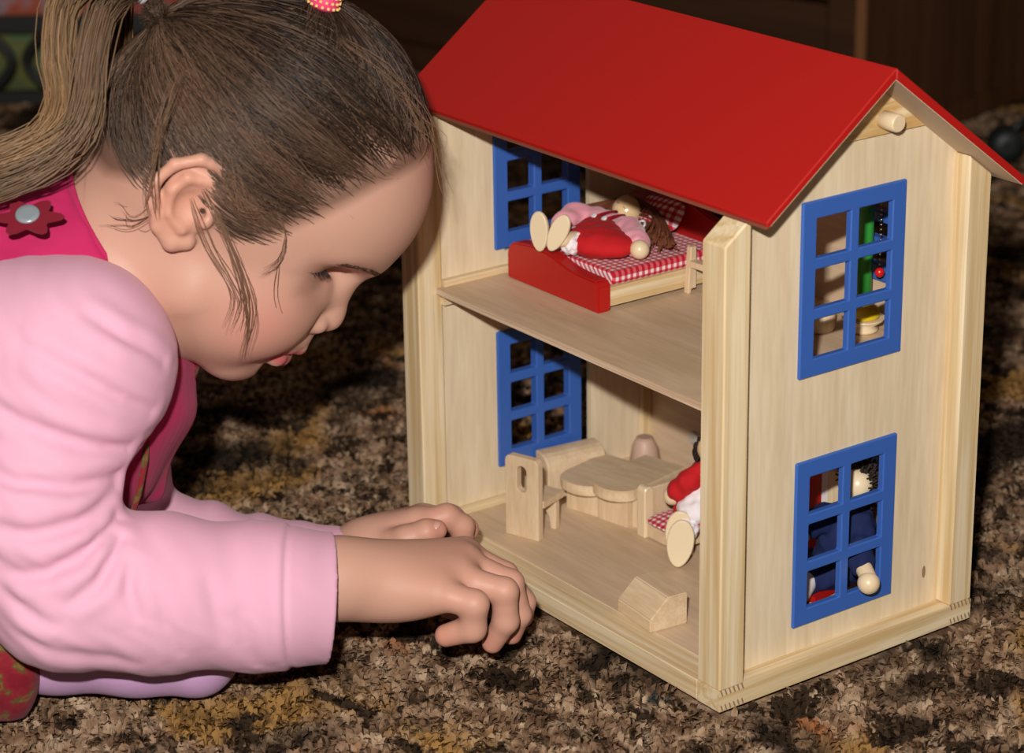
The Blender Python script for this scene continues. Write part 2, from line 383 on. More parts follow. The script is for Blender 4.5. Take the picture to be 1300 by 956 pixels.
# dark round castor on the carpet at the right edge
DK = mat('dark_teal_plastic', (.006, .011, .011), .5)
cs = thing('castor', 'dark blurred round castor on the carpet right of the roof', 'castor', (-.7046, .973, 0), YAW)
lathe('wheel', [(.006, -.016), (.015, -.015), (.018, -.009), (.018, .009), (.015, .015), (.006, .016)], DK, cs, 24, M=Matrix.Rotation(math.pi/2, 4, 'X'), loc=(0, 0, .018))
tube('stem', [(0, 0, .018), (.012, .004, .036), (.03, .01, .045)], .004, DK, cs, 8)

# ------------------------------------------------------------------ dollhouse
W, D, PX, PY = .3142, .2, .0193, .0183
YR, ZR, SL = .1035, .3535, .745               # ridge line of the roof underside
def under(y): return ZR - SL*abs(y-YR)
house = thing('dollhouse', 'two-storey wooden dollhouse with red roof and blue windows, open at the front', 'dollhouse', (0, 0, 0))
def post(x0, y0, y1):
    g = .0012
    prism('corner_post', [(y0, .0127), (y1, .0127), (y1, under(y1)-g), (y0, under(y0)-g)], 'x', x0, x0+PX, PINE_Z, house, .0009)
post(-PX, 0, PY); post(-PX, D-PY, D); post(-W, 0, PY); post(-W, D-PY, D)
TOPZ = .313; ys = (YR-(ZR-TOPZ)/SL, YR+(ZR-TOPZ)/SL)
WY, WL, WU = (.0648, .1433), (.0283, .1314), (.1820, .2849)
HB = .0125
def rect(y0, y1, z0, z1): return [(y0, z0), (y1, z0), (y1, z1), (y0, z1)]
def gable(xa, xb):
    z = HB; out = [(PY-.002, z), (D-PY+.002, z), (D-PY+.002, under(D-PY)-.001), (ys[1], TOPZ), (ys[0], TOPZ), (PY-.002, under(PY)-.001)]
    ins = .0045
    prism('gable_panel', out, 'x', xa, xb, PLY_Z, house, 0, holes=[rect(WY[0]+ins, WY[1]-ins, a+ins, b-ins) for a, b in (WL, WU)])
gable(-.0165, -.0125); gable(-W+.0125, -W+.0165)
def window(x0, x1, out, vert=False, rng=None, zr=None, mat_=BLUE):
    """blue frame with two by three lights; out = +1 if the broad face looks to +x"""
    y0, y1 = rng or WY; z0, z1 = zr
    fw = .0105; mu = .0065
    hs = []; cw = (y1-y0-2*fw-mu)/2; chh = (z1-z0-2*fw-2*mu)/3
    for i in range(2):
        for j in range(3):
            a = y0+fw+i*(cw+mu); c = z0+fw+j*(chh+mu); hs.append(rect(a, a+cw, c, c+chh))
    ax = 'y' if vert else 'x'
    o = prism('window_frame', rect(y0, y1, z0, z1), ax, x0, x1, mat_, house, .0007, holes=hs)
    return o, (y0, y1, z0, z1, fw)
for zr in (WL, WU):
    # outer broad frame stands proud of the panel, a slimmer rebate passes through it
    o, _ = window(-.0152, -.0106, 1, zr=zr); tag(o, 'blue window frame in the right gable')
    LZ = (zr[0]+.004, zr[1]-.004)
    o, _ = window(-W+.0115, -W+.0185, 1, rng=(.0612, .1300), zr=(.0375, .1325) if zr is WL else (.1885, .2835)); tag(o, 'blue window frame in the left gable')
# back wall with small windows
BW = [(-.283, -.208), (-.104, -.032)]; BZ = [(.070, .150), (.198, .262)]
hs = [[(x0+.004, z0+.004), (x1-.004, z0+.004), (x1-.004, z1-.004), (x0+.004, z1-.004)] for x0, x1 in BW for z0, z1 in BZ]
prism('back_panel', [(-W+PX-.002, HB), (-PX+.002, HB), (-PX+.002, .272), (-W+PX-.002, .272)], 'y', .190, .194, PLY_X, house, 0, holes=hs)
for x0, x1 in BW:
    for z0, z1 in BZ: tag(window(.1885, .1955, 1, vert=True, rng=(x0, x1), zr=(z0, z1))[0], 'blue window frame in the back wall')
lathe('plug', [(.0045, 0), (.0045, .0018), (.0035, .0028)], mat('greyish_plug', (.5, .45, .4), .5), house, 18, M=Matrix.Rotation(math.pi/2, 4, 'X'), loc=(-.2490, .190, .0420))
# base frame, floors and ledges
prism('base_rail', rect(.0, PY+.002, 0, HB), 'x', -W+PX+.0002, -PX-.0003, PINE_X, house, .0004)
prism('base_rail', rect(D-PY, D, 0, HB), 'x', -W+PX+.0002, -PX-.0003, PINE_X, house, .0004)
for x0 in (-PX-.0001, -W): box('base_rail', (x0, .0, 0), (x0+PX+.0002, D, HB), PINE_Y, house, .0008)
box('ground_floor_board', (-W+.015, PY+.0015, .0072), (-.0165, .190, .0128), PLY_X, house, .0004)
box('upper_floor_board', (-W+.0172, .0138, .1690), (-.0168, .1895, .1733), PLY_X, house, .0006)
prism('plywood_edge', [(.0133, .1692), (.0137, .1692), (.0137, .1731), (.0133, .1731)], 'x', -W+.0176, -.0172, EDGE, house, 0)
for x0, x1 in ((-W+.0165, -W+.0225), (-.0225, -.0166)):
    box('floor_ledge', (x0, .0175, .1615), (x1, .188, .1689), PINE_Y, house, .0006)
    box('floor_ledge', (x0, .0185, .1734), (x1-.001, .188, .1775), PINE_Y, house, .0006)
    box('skirting_strip', (x0, .0185, .0129), (x1-.001, .188, .0175), PINE_Y, house, .0006)
# gable blocks with dowel ends
for x0, x1, xd in ((-.0165, -.0115, 1), (-W+.0115, -W+.0165, -1)):
    top = ZR-.0006
    prism('gable_block', [(ys[0]-.002, TOPZ+.0005), (ys[1]+.002, TOPZ+.0005), (YR, top-.001)], 'x', x0, x1, PINE_G, house, .0005)
yd, zd = .1255, .3235
for xc, sg in ((-.0115, 1), (-W+.0115, -1)):
    lathe('dowel', [(.0052, -.004), (.0052, .0115), (.0045, .0125)], PALE, house, 20, M=Matrix.Rotation(sg*math.pi/2, 4, 'Y'), loc=(xc, yd-.002, zd-.001))
# roof boards
RX0, RX1, TH = -W-.0178, .0178, .0063
yf, yb = .0142, .2075
prism('roof_board', [(yf, under(yf)), (YR, ZR), (YR, ZR+TH), (yf+.0015, under(yf)+TH*.95), (yf-.0012, under(yf)+TH*.6)], 'x', RX0, RX1, RED, house, .0006)
prism('roof_board', [(YR+.0001, ZR), (yb, under(yb)), (yb+.001, under(yb)+TH*.6), (yb-.001, under(yb)+TH*.95), (YR+.0001, ZR+TH)], 'x', RX0, RX1, RED, house, .0006)
RAW = mat('unpainted_plywood', (.62, .47, .33), .6, .25)
e = .0005
tag(prism('roof_lining', [(yf+.002, under(yf+.002)-e), (YR, ZR-e), (YR, ZR-.00005), (yf+.002, under(yf+.002)-.00005)], 'x', RX0+.0006, RX1-.0006, RAW, house, 0), 'bare wooden underside of the roof')
tag(prism('roof_lining', [(YR+.0002, ZR-e), (yb-.001, under(yb-.001)-e), (yb-.001, under(yb-.001)-.00005), (YR+.0002, ZR-.00005)], 'x', RX0+.0006, RX1-.0006, RAW, house, 0), 'bare wooden underside of the roof')
# brown bare edges of the eaves
prism('eave_edge', [(yf-.0016, under(yf)-.0002), (yf+.0016, under(yf+.0016)-.0006), (yf+.0003, under(yf)+.0016), (yf-.0014, under(yf)+.0013)], 'x', RX0+.0004, RX1-.0004, mat('worn_brown_edge', (.20, .055, .03), .6), house, .0001)
# finger joints at the lower corners of the gable side
bm = bmesh.new()
for y0 in (D-PY, .0):
    for i in range(6):
        yy = y0+.0018+i*.0031
        for zc in (HB-.0012, .0022): abox(bm, (-.0002, yy-.0005, zc-.0019), (.00012, yy+.0005, zc+.0019), Matrix.Translation((0, yy, zc)) @ Matrix.Rotation(.35, 4, 'X') @ Matrix.Translation((0, -yy, -zc)))
tag(done(bm, 'finger_joint', GLUE, house), kind='stuff')
for (yy, zz_, a, b_) in ((.1715, .034, .0016, .0045),):
    lathe('wood_knot', [(.0004, 0), (.001, .00012)], GLUE, house, 14, M=Matrix.Diagonal((b_*900, a*900, 1, 1)) @ Matrix.Rotation(0, 4, 'X'), loc=(0, 0, 0)).matrix_local = Matrix.Translation((-.01250, yy, zz_)) @ Matrix.Rotation(math.pi/2, 4, 'Y')

# ------------------------------------------------------------------ toy furniture
FZ, UZ = .0129, .1734
def rrect(x0, x1, y0, y1, r, n=4, corners=(1, 1, 1, 1)):
    P = []
    for (cx_, cy_, a0), on in zip(((x1-r, y1-r, 0), (x0+r, y1-r, 90), (x0+r, y0+r, 180), (x1-r, y0+r, 270)), corners):
        if not on:
            P.append((cx_+math.copysign(r, math.cos(math.radians(a0+45))), cy_+math.copysign(r, math.sin(math.radians(a0+45))))); continue
        for i in range(n+1):
            a = math.radians(a0+90*i/n); P.append((cx_+r*math.cos(a), cy_+r*math.sin(a)))
    return P
# bed upstairs
bed = thing('toy_bed', 'red and natural wood toy bed upstairs with a gingham mattress', 'toy bed', (-.2375, .062, UZ))
def headboard(h0, h1, y0, y1, nm):
    w = .0475; P = [(-w, 0.0), (w, 0.0), (w, h0-.003), (w-.003, h0)]
    for i in range(1, 14):
        t = i/14; x = (w-.004)*(1-2*t); P.append((x, h0+(h1-h0)*(math.sin(math.pi*min(1, t))**1.6 if nm == 'headboard' else (1/(1+math.exp(-(t-.42)*14)))*(1-.35*max(0, t-.75)/.25))))
    P += [(-w+.003, h0+(0 if nm == 'headboard' else .0030)), (-w, h0-.003)]
    return prism(nm, P, 'y', y0, y1, RED, bed, .0012, seg=2)
headboard(.0205, .0275, 0, .0105, 'footboard'); headboard(.040, .050, .098, .1045, 'headboard')
for sx in (-1, 1): box('bed_rail', (sx*.0430-.0035, .0105, .003), (sx*.0430+.0035, .098, .0150), PINE_Y, bed, .0006)
box('slat_base', (-.0395, .0105, .008), (.0395, .098, .0135), TOY, bed, .0004)
F = Field((-.05, .006, .010), (.05, .126, .030), .0011)
F.ell((0, 0, 0), .0001)
sl, X, Y, Z = F.sub(F.lo, F.lo+np.array(F.n)*F.h, 0)
q = [np.abs(X)-.0425, np.abs(Y-.0560)-.0405, np.abs(Z-.0190)-.0022]
dd = np.sqrt(sum(np.maximum(v, 0)**2 for v in q))+np.minimum(np.maximum(np.maximum(q[0], q[1]), q[2]), 0)-.0022
F.g[sl] = dd.astype(np.float32)
matt = blob('mattress', F, GING, bed)
pil = thing('toy_pillow', 'small red gingham pillow at the head of the toy bed', 'pillow', (-.2370, .1500, UZ+.0375), .12)
F = Field((-.022, -.014, -.006), (.022, .014, .008), .0009); F.ell((0, 0, 0), (.019, .0115, .0042), 0)
F.g = F.g  # soft ellipsoid cushion
sl, X, Y, Z = F.sub(F.lo, F.lo+np.array(F.n)*F.h, 0)
F.g[sl] = ((np.abs(X/.0185)**3.5+np.abs(Y/.0115)**3.5)**(1/3.5)+np.abs(Z/.0046)**1.6*.9-1).astype(np.float32)*.005
blob('cushion', F, GING, pil); pil.rotation_euler = (.95, 0, .12)
def chair_like(name, label, loc, rz, parent_mat=TOY, tilt=0):
    t = thing(name, label, 'toy chair', loc, rz, None)
    R_ = Matrix.Rotation(tilt, 4, 'X')
    slot = [(u*1.0, v+.0405) for u, v in rrect(-.0038, .0038, -.0090, .0090, .0036)]
    prism('backrest', rrect(-.0128, .0128, 0, .0555, .004, corners=(1, 1, 0, 0)), 'y', 0, .0055, parent_mat, t, .0006, holes=[slot], M=R_)
    box('seat', (-.0110, .0055, .0215), (.0135, .0285, .0262), TOYX, t, .0006)
    arch = [(-.0112, 0.0), (-.0072, 0.0), (-.0060, .008), (-.003, .012), (0, .0135), (.003, .012), (.0060, .008), (.0072, 0.0), (.0112, 0.0), (.0112, .0214), (-.0112, .0214)]
    prism('front_leg_panel', arch, 'y', .0218, .0268, parent_mat, t, .0005)
    return t
chair_like('toy_chair', 'small wooden toy chair with slotted back on the ground floor', (-.2400, .0383, FZ), .333)
t = thing('toy_washstand', 'pale wooden toy piece upstairs beside the bed, half behind the front post', 'toy furniture', (-.1795, .134, UZ), .1)
prism('side_plank', [(-.0035, 0), (-.0010, 0), (-.0004, .003), (.0035, .003), (.0035, .0305), (-.0012, .0305)], 'x', -.0100, -.0060, TOY, t, .0005, M=Matrix.Shear('XZ', 4, (.08, 0)))
prism('side_plank', [(-.0035, 0), (-.0010, 0), (-.0004, .003), (.0035, .003), (.0035, .0305), (-.0012, .0305)], 'x', .0140, .0180, TOY, t, .0005)
box('shelf', (-.0060, -.003, .018), (.0140, .003, .022), TOY, t, .0004)
# tables
def table(name, label, loc, rz, L_, w, h, th):
    t = thing(name, label, 'toy table', loc, rz)
    P = [(w/2, L_/2), (-w/2, L_/2), (-w/2, -L_/2+w*.42)] + [(-w/2*math.cos(math.pi*i/12), -L_/2+w*.42-w*.42*math.sin(math.pi*i/12)) for i in range(1, 12)] + [(w/2, -L_/2+w*.42)]
    prism('tabletop', P, 'z', h-th, h, TOYX, t, .0007, seg=2)
    box('leg_panel', (-w*.36, -L_/2+w*.30, 0), (w*.34, -L_/2+w*.30+.006, h-th), TOY, t, .0005)
    box('leg_panel', (w*.36, -L_/2+w*.42, 0), (w*.47, L_/2-.004, h-th), TOY, t, .0005)
    box('leg_panel', (-w*.36, L_/2-.012, 0), (w*.34, L_/2-.006, h-th), TOY, t, .0005)
    return t
table('toy_table', 'round-ended wooden toy table nearest the bench, higher of the two', (-.2262, .1200, FZ), .20, .064, .035, .0275, .0076)
table('toy_table', 'lower round-ended wooden toy table between the chair and the higher table', (-.2520, .1100, FZ), .24, .056, .0375, .0238, .0070)
t = thing('toy_sideboard', 'wooden toy sideboard with rolled top under the left ground-floor window', 'toy furniture', (-.2835, .1020, FZ), -.12)
P = [(-.0085, 0), (.0085, 0), (.0085, .021)] + [(.0085-.012*(1-math.cos(math.pi/2*i/5)), .021+.0100*math.sin(math.pi/2*i/5)) for i in range(1, 6)] + [(-.0085, .0310)]
prism('body', P, 'y', -.014, .031, TOY, t, .0006)
box('foot_strip', (-.0085, -.0145, 0), (.0092, -.0115, .0060), TOYX, t, .0004)
t = thing('toy_pot', 'small pinkish turned wooden pot behind the toy tables', 'toy pot', (-.2705, .1640, FZ))
lathe('body', [(.0095, 0), (.0102, .004), (.0100, .014), (.0085, .023), (.0064, .0275), (.0055, .0285)], mat('pinkish_wood', (.55, .36, .27), .5), t, 24)
lathe('rim', [(.0056, .0281), (.0060, .0288), (.0050, .0295)], mat('pinkish_wood_rim', (.50, .32, .24), .5), t, 24)
# bench with gingham cushion
t = thing('toy_bench', 'wooden toy bench against the tables, woman doll sitting on it', 'toy bench', (-.1965, .1000, FZ))
prism('back_panel', rrect(.002, .072, 0, .0335, .003, corners=(1, 1, 0, 0)), 'x', .0, .0055, TOY, t, .0007)
prism('end_post', rrect(-.001, .0065, 0, .0350, .003, corners=(1, 1, 0, 0)), 'x', -.0012, .0068, PALE, t, .0007)
box('seat', (.0055, .001, .0070), (.045, .070, .0115), TOYX, t, .0006)
box('front_leg', (.040, .002, 0), (.045, .008, .0070), TOY, t, .0005); box('front_leg', (.040, .062, 0), (.045, .068, .0070), TOY, t, .0005)
box('side_apron', (.0068, .001, .0015), (.040, .0045, .0070), TOY, t, .0004)
cu = thing('bench_cushion', 'red gingham cushion on the toy bench', 'cushion', (-.1965, .1000, FZ+.0116))
F = Field((.004, -.010, -.002), (.05, .074, .012), .0009)
sl, X, Y, Z = F.sub(F.lo, F.lo+np.array(F.n)*F.h, 0)
F.g[sl] = (((np.abs((X-.0275)/.0195)**5+np.abs((Y-.030)/.0360)**5)**(1/5)+np.abs((Z-.0040)/.0040)**1.8*.8-1)*.006).astype(np.float32)
blob('cushion', F, GING, cu)
t = thing('toy_block', 'wedge-shaped plain wooden toy block on the ground floor near the front', 'toy block', (-.0990, .0175, FZ), -.10)
prism('block', [(0, 0), (.0265, 0), (.0265, .0205), (.0125, .0205), (0, .0085)], 'x', -.0180, .0180, TOYX, t, .0008, seg=2)
# toilet upstairs
t = thing('toy_toilet', 'toy toilet upstairs with green cistern column, yellow seat and red bead pull', 'toy toilet', (-.0680, .1680, UZ))
lathe('cistern_column', [(.0045, .0), (.0045, .086), (.0040, .0875)], GREEN, t, 18, loc=(-.0125, .0125, 0))
lathe('bowl', [(.0085, 0), (.0095, .002), (.0075, .004), (.0125, .0075), (.0130, .0090)], PALE, t, 26)
lathe('seat_lid', [(.0098, .0091), (.0100, .0120), (.0086, .0155), (.0055, .0180), (.0015, .0190)], YELLOW, t, 26)
box('chain_arm', (-.0120, .0110, .080), (.0010, .0125, .082), METAL, t, .0003)
ch = bmesh.new()
for i in range(13): bmesh.ops.create_icosphere(ch, subdivisions=1, radius=.0009, matrix=Matrix.Translation((.0005, .0118, .0395+i*.0031)))
tag(done(ch, 'bead_chain', METAL, t, smooth=True), kind='stuff')
lathe('pull_bead', [(.0006, -.0031), (.0022, -.0022), (.0031, 0), (.0022, .0022), (.0006, .0031)], mat('red_bead', (.6, .012, .012), .2, .6), t, 16, loc=(.0005, .0118, .0345))
t = thing('toy_stool', 'round wooden toy stool beside the toy toilet', 'toy stool', (-.0880, .1490, UZ))
lathe('stool_drum', [(.0105, 0), (.0112, .0015), (.0112, .0105), (.0100, .0120)], TOY, t, 26)
# wardrobe and red stool downstairs right
t = thing('toy_wardrobe', 'red, white and wooden toy cupboard at the back of the ground floor', 'toy cupboard', (-.0970, .1680, FZ), .0)
tag(box('side_door', (-.030, -.006, 0), (.0035, .014, .064), RED, t, .0006), 'red door')
tag(box('middle_strip', (.0037, -.006, 0), (.0092, .014, .064), mat('white_paint', (.75, .70, .72), .4), t, .0006), 'white strip')
box('side_plank', (.0094, -.006, 0), (.030, .014, .066), PINE_Z, t, .0006)
lathe('wood_knot', [(.0004, 0), (.0012, .0002)], GLUE, t, 12, M=Matrix.Rotation(math.pi/2, 4, 'X'), loc=(.0160, -.0060, .0450))
t = thing('toy_footstool', 'low wooden toy footstool with red top inside the right window', 'toy stool', (-.0560, .1170, FZ), .2)
box('top', (-.015, -.012, .0085), (.015, .012, .0125), RED, t, .0008)
for sx in (-1, 1): box('leg_panel', (sx*.0115-.002, -.0105, 0), (sx*.0115+.002, .0105, .0085), TOY, t, .0004)

# ------------------------------------------------------------------ dolls
def foot(parent, c, half, n, up, th=.0085):
    """wooden foot: oval sole facing n, domed behind"""
    n = Vector(n).normalized(); up = (Vector(up)-n*Vector(up).dot(n)).normalized(); s = up.cross(n)
    bm = bmesh.new(); rings = []; K = 22
    for f_, d_ in ((.93, .0), (1.0, -.0006), (1.0, -.0022), (.90, -th*.5), (.62, -th*.85), (.2, -th)):
        ring = []
        for k in range(K):
            a = 2*math.pi*k/K; e_ = 1+.12*math.sin(a)
            ring.append(bm.verts.new(Vector(c)+n*d_+s*(half[0]*f_*math.cos(a)*e_)+up*(half[1]*f_*math.sin(a))))
        rings.append(ring)
    for a, b in zip(rings, rings[1:]):
        for k in range(K): bm.faces.new((a[k], a[(k+1) % K], b[(k+1) % K], b[k]))
    bm.faces.new(rings[0][::-1]); bm.faces.new(rings[-1])
    o = done(bm, 'foot', SOLE, parent)
    for p in o.data.polygons: p.use_smooth = len(p.vertices) == 4
    return o
def sball(name, c, r, mat_, parent, h=.0008, k=0):
    c = np.array(c); rr = np.array(r if hasattr(r, '__len__') else [r]*3); F = Field(c-rr-.003, c+rr+.003, h); F.ell(c, rr, 0); return blob(name, F, mat_, parent)
def limb(name, pts, rs, mat_, parent, h=.0008, extra=None, k=.003):
    P = np.array(pts); m_ = max(rs)+.004; F = Field(P.min(0)-m_, P.max(0)+m_, h); F.chain(pts, rs, k)
    if extra: extra(F)
    return blob(name, F, mat_, parent)
def yarn(name, strands, mat_, parent, r=.0005):
    bm = bmesh.new()
    for s_ in strands: tube_bm(bm, s_, r, 4)
    return tag(done(bm, name, mat_, parent, smooth=True), kind='stuff')
def bez(p0, p1, p2, n=7): return [Vector(p0)*(1-t)**2+Vector(p1)*2*t*(1-t)+Vector(p2)*t*t for t in [i/(n-1) for i in range(n)]]
def jit(s_): return Vector((random.uniform(-s_, s_), random.uniform(-s_, s_), random.uniform(-s_, s_)))
def wr(P, f, ph=0): return np.sin(P[:, 0]*f+ph)*np.sin(P[:, 1]*f*.8+1.3+ph)*np.sin(P[:, 2]*f*.6+.5)

# 1. doll lying on the bed
d1 = thing('doll', 'doll with brown hair and red dungarees lying on the toy bed upstairs', 'doll', (-.246, .11, UZ+.0245))
d1o = Vector((-.246, .11, UZ+.0245))
def rel(p, o): return tuple(Vector(p)-o)
r1 = lambda x, y, z: rel((x, y, z), d1o)
foot(d1, r1(-.2468, .0590, .2135), (.0064, .0128), (.35, -.92, .10), (-.10, .0, 1))
foot(d1, r1(-.2315, .0625, .2155), (.0060, .0128), (.45, -.86, .15), (.42, 0, .90))
limb('leg', [r1(-.2465, .064, .208), r1(-.244, .082, .2065)], [.0050, .0055], PALE, d1)
limb('leg', [r1(-.2330, .0680, .210), r1(-.234, .085, .2065)], [.0050, .0055], PALE, d1)
def ruff(F): F.warp(lambda P: wr(P, 1100), .0010)
limb('bloomers', [r1(-.2440, .073, .2075), r1(-.2435, .083, .2060)], [.0066, .0070], WHITE_CLOTH, d1, extra=ruff)
limb('bloomers', [r1(-.2320, .0735, .2060), r1(-.2330, .083, .2060)], [.0066, .0070], WHITE_CLOTH, d1, extra=ruff)
F = Field(r1(-.285, .06, .19), r1(-.19, .15, .235), .0009)
F.ell(r1(-.2270, .0905, .2055), (.0265, .0175, .0095), .004, M=[[math.cos(.35), math.sin(.35), 0], [-math.sin(.35), math.cos(.35), 0], [0, 0, 1]])
F.ell(r1(-.2440, .1050, .2055), (.0160, .0130, .0088), .010)
F.warp(lambda P: np.sin(P[:, 0]*300+P[:, 1]*90)*.5+wr(P, 400), .0005)
blob('dungarees', F, RED_CLOTH, d1)
F = Field(r1(-.300, .08, .19), r1(-.19, .16, .23), .0009)
F.ell(r1(-.2545, .1180, .2045), (.0155, .0125, .0085), .004)
F.chain([r1(-.2460, .1220, .2055), r1(-.2290, .1175, .2065), r1(-.2090, .1075, .2055)], [.0070, .0080, .0088], .006)
F.chain([r1(-.2640, .1200, .2060), r1(-.2760, .1100, .2070), r1(-.2680, .0960, .2065)], [.0070, .0078, .0085], .006)
F.warp(lambda P: wr(P, 520, .7)+np.sin(P[:, 0]*500-P[:, 1]*300)*.5, .0008)
blob('shirt', F, PINK_CLOTH, d1)
sball('hand', r1(-.1995, .1022, .2050), (.0062, .0062, .0062), PALE, d1)
sball('hand', r1(-.2650, .0890, .2060), (.0058, .0058, .0058), PALE, d1)
for a, b in (((-.2475, .1060, .2146), (-.2520, .1255, .2128)), ((-.2395, .1075, .2142), (-.2420, .1240, .2128))):
    tube('strap', [r1(*(Vector(a)*(1-t)+Vector(b)*t+Vector((0, 0, .0006*math.sin(math.pi*t))))) for t in [i/5 for i in range(6)]], .0011, DKRED, d1, 6)
for c_ in ((-.2478, .1040, .2150), (-.2398, .1060, .2146)):
    lathe('button', [(.0019, 0), (.0022, .0005), (.0018, .0010), (.0008, .0008)], BUTTON, d1, 14, M=Matrix.Rotation(.6, 4, 'X'), loc=r1(*c_))
hc = Vector((-.2560, .1370, .2105))
hd = sball('head', rel(hc, d1o), (.0098, .0098, .0098), HEADW, d1)
# closed eye arcs on the face, which looks up and towards the feet
fd = Vector((.30, -.80, .50)).normalized(); fs = fd.cross(Vector((-.1, 1, .1))).normalized(); fu = fs.cross(fd)
for sx in (-1, 1):
    pts = []
    for i in range(7):
        a = math.pi*(1.15+.7*i/6); v = (fd*.0098+fs*(sx*.0034+math.cos(a)*.0017)+fu*(.0022+math.sin(a)*.0013)).normalized()*.00985
        pts.append(rel(hc+v, d1o))
    tube('painted_eye', pts, .00028, PAINT_R, hd, 5)
st = []
for i in range(240):
    v = Vector((random.gauss(0, 1), random.gauss(0, 1), random.gauss(0, 1))).normalized()
    if v.dot(fd) > .12 or (v.dot(Vector((.81, -.58, .35))) > .62 and v.dot(fd) > -.1): continue
    p0 = hc+v*.0100; side = 1 if v.x > -.25 else -1
    if side > 0: p2 = Vector((-.2080, .1255, .2030))+Vector((random.gauss(0, .006), random.gauss(0, .0042), random.gauss(0, .0022))); p1 = hc+Vector((.020, .010, -.002))+v*.008
    else: p2 = Vector((-.2885, .1235, .2050))+Vector((random.gauss(0, .003), random.gauss(0, .0035), random.gauss(0, .001))); p1 = hc+Vector((-.018, .0, -.002))+v*.005
    st.append([Vector(rel(q_, d1o)) for q_ in bez(p0, p1, p2)])
yarn('hair', st, YARN, d1, .00062)
tube('hair_band', [rel(hc+Vector((.0185, -.004, -.005))+Vector((math.cos(a)*.0014, math.sin(a)*.0040, math.cos(a)*.0035)), d1o) for a in [i*math.pi/6 for i in range(13)]], .0008, WHITE_CLOTH, d1, 6)

# 2. woman doll on the bench
d2o = Vector((-.165, .12, FZ+.021)); d2 = thing('doll', 'doll in red dress and white apron sitting on the toy bench', 'doll', d2o)
r2 = lambda x, y, z: rel((x, y, z), d2o)
foot(d2, r2(-.1410, .0880, .0295), (.0085, .0158), (.72, -.66, .08), (.12, .05, 1))
foot(d2, r2(-.1485, .0930, .0325), (.0085, .0150), (.72, -.66, .08), (.10, .05, 1))
limb('leg', [r2(-.1450, .0950, .0330), r2(-.1600, .110, .0370)], [.0045, .0050], PALE, d2)
limb('leg', [r2(-.1520, .1000, .0350), r2(-.1660, .116, .0370)], [.0045, .0050], PALE, d2)
limb('petticoat', [r2(-.1490, .0990, .0350), r2(-.1620, .112, .0370)], [.0085, .0090], WHITE_CLOTH, d2, extra=ruff)
F = Field(r2(-.195, .085, .025), r2(-.12, .15, .10), .0009)
F.ell(r2(-.1550, .1140, .0400), (.0165, .0150, .0098), .005)
F.ell(r2(-.1580, .1220, .0560), (.0120, .0115, .0170), .008)
F.chain([r2(-.1540, .1150, .0685), r2(-.1560, .1080, .0620), r2(-.1640, .1050, .0540)], [.0058, .0066, .0074], .004)
F.chain([r2(-.1500, .1290, .0690), r2(-.1420, .1250, .0560)], [.0060, .0070], .004)
F.warp(lambda P: wr(P, 560), .0008)
blob('dress', F, RED_CLOTH, d2)
F = Field(r2(-.185, .085, .03), r2(-.12, .14, .07), .0009)
F.ell(r2(-.1515, .1085, .0440), (.0130, .0105, .0088), .004); F.ell(r2(-.1520, .1140, .0520), (.0090, .0070, .0095), .006); F.warp(lambda P: wr(P, 700), .0007)
blob('apron', F, WHITE_CLOTH, d2)
sball('hand', r2(-.1680, .1040, .0490), (.0060, .0060, .0060), PALE, d2)
sball('hand', r2(-.1395, .1230, .0490), (.0058, .0058, .0058), PALE, d2)
sball('head', r2(-.1520, .1230, .0820), (.0100, .0100, .0102), HEADW, d2)
st = []
hc2 = Vector((-.1520, .1230, .0820))
for i in range(150):
    v = Vector((random.gauss(0, 1), random.gauss(0, 1), random.gauss(.4, 1))).normalized()
    if v.dot(Vector((.7, -.7, .1))) > .35: continue
    p0 = hc2+v*.0100; st.append([Vector(rel(q_, d2o)) for q_ in bez(p0, hc2+v*.014, hc2+Vector((v.x*.011, v.y*.011, -.008)), 5)])
yarn('hair', st, YARN_DK, d2, .0006)

# 3. man doll beside the right window
d3o = Vector((-.048, .138, FZ)); d3 = thing('doll', 'man doll in navy overalls with dark hair behind the lower right window', 'doll', d3o)
r3 = lambda x, y, z: rel((x, y, z), d3o)
F = Field(r3(-.09, .08, .010), r3(-.005, .19, .10), .0010)
F.ell(r3(-.0450, .1330, .0580), (.0140, .0155, .0210), .005)
F.ell(r3(-.0480, .1330, .0350), (.0160, .0185, .0120), .010)
F.chain([r3(-.0400, .1440, .0720), r3(-.0330, .1360, .0660), r3(-.0160, .1225, .0530)], [.0075, .0085, .0082], .006)
F.chain([r3(-.0480, .1210, .0720), r3(-.0480, .1100, .0690)], [.0075, .0085], .006)
F.chain([r3(-.0500, .1240, .0330), r3(-.0500, .1120, .0310)], [.0095, .0090], .006)
F.chain([r3(-.0620, .1400, .0330), r3(-.0700, .1250, .0300)], [.0095, .0090], .006)
F.warp(lambda P: wr(P, 520), .0010)
blob('overalls', F, NAVY, d3)
sball('hand', r3(-.0025, .1160, .0462), (.0066, .0066, .0066), PALE, d3)
sball('hand', r3(-.0470, .1020, .0645), (.0060, .0060, .0060), PALE, d3)
limb('wrist', [r3(-.0150, .1220, .0525), r3(-.0040, .1175, .0480)], [.0052, .0050], PALE, d3)
limb('shoe', [r3(-.0480, .1080, .0320), r3(-.0420, .0990, .0300)], [.0070, .0062], WHITE_CLOTH, d3)
limb('shoe', [r3(-.0700, .1220, .0290), r3(-.0640, .1130, .0270)], [.0070, .0062], WHITE_CLOTH, d3)
hc3 = Vector((-.0395, .1405, .0900)); sball('head', rel(hc3, d3o), (.0092, .0092, .0096), mat('doll_pale_head', (.76, .62, .42), .3, .5), d3)
st = []
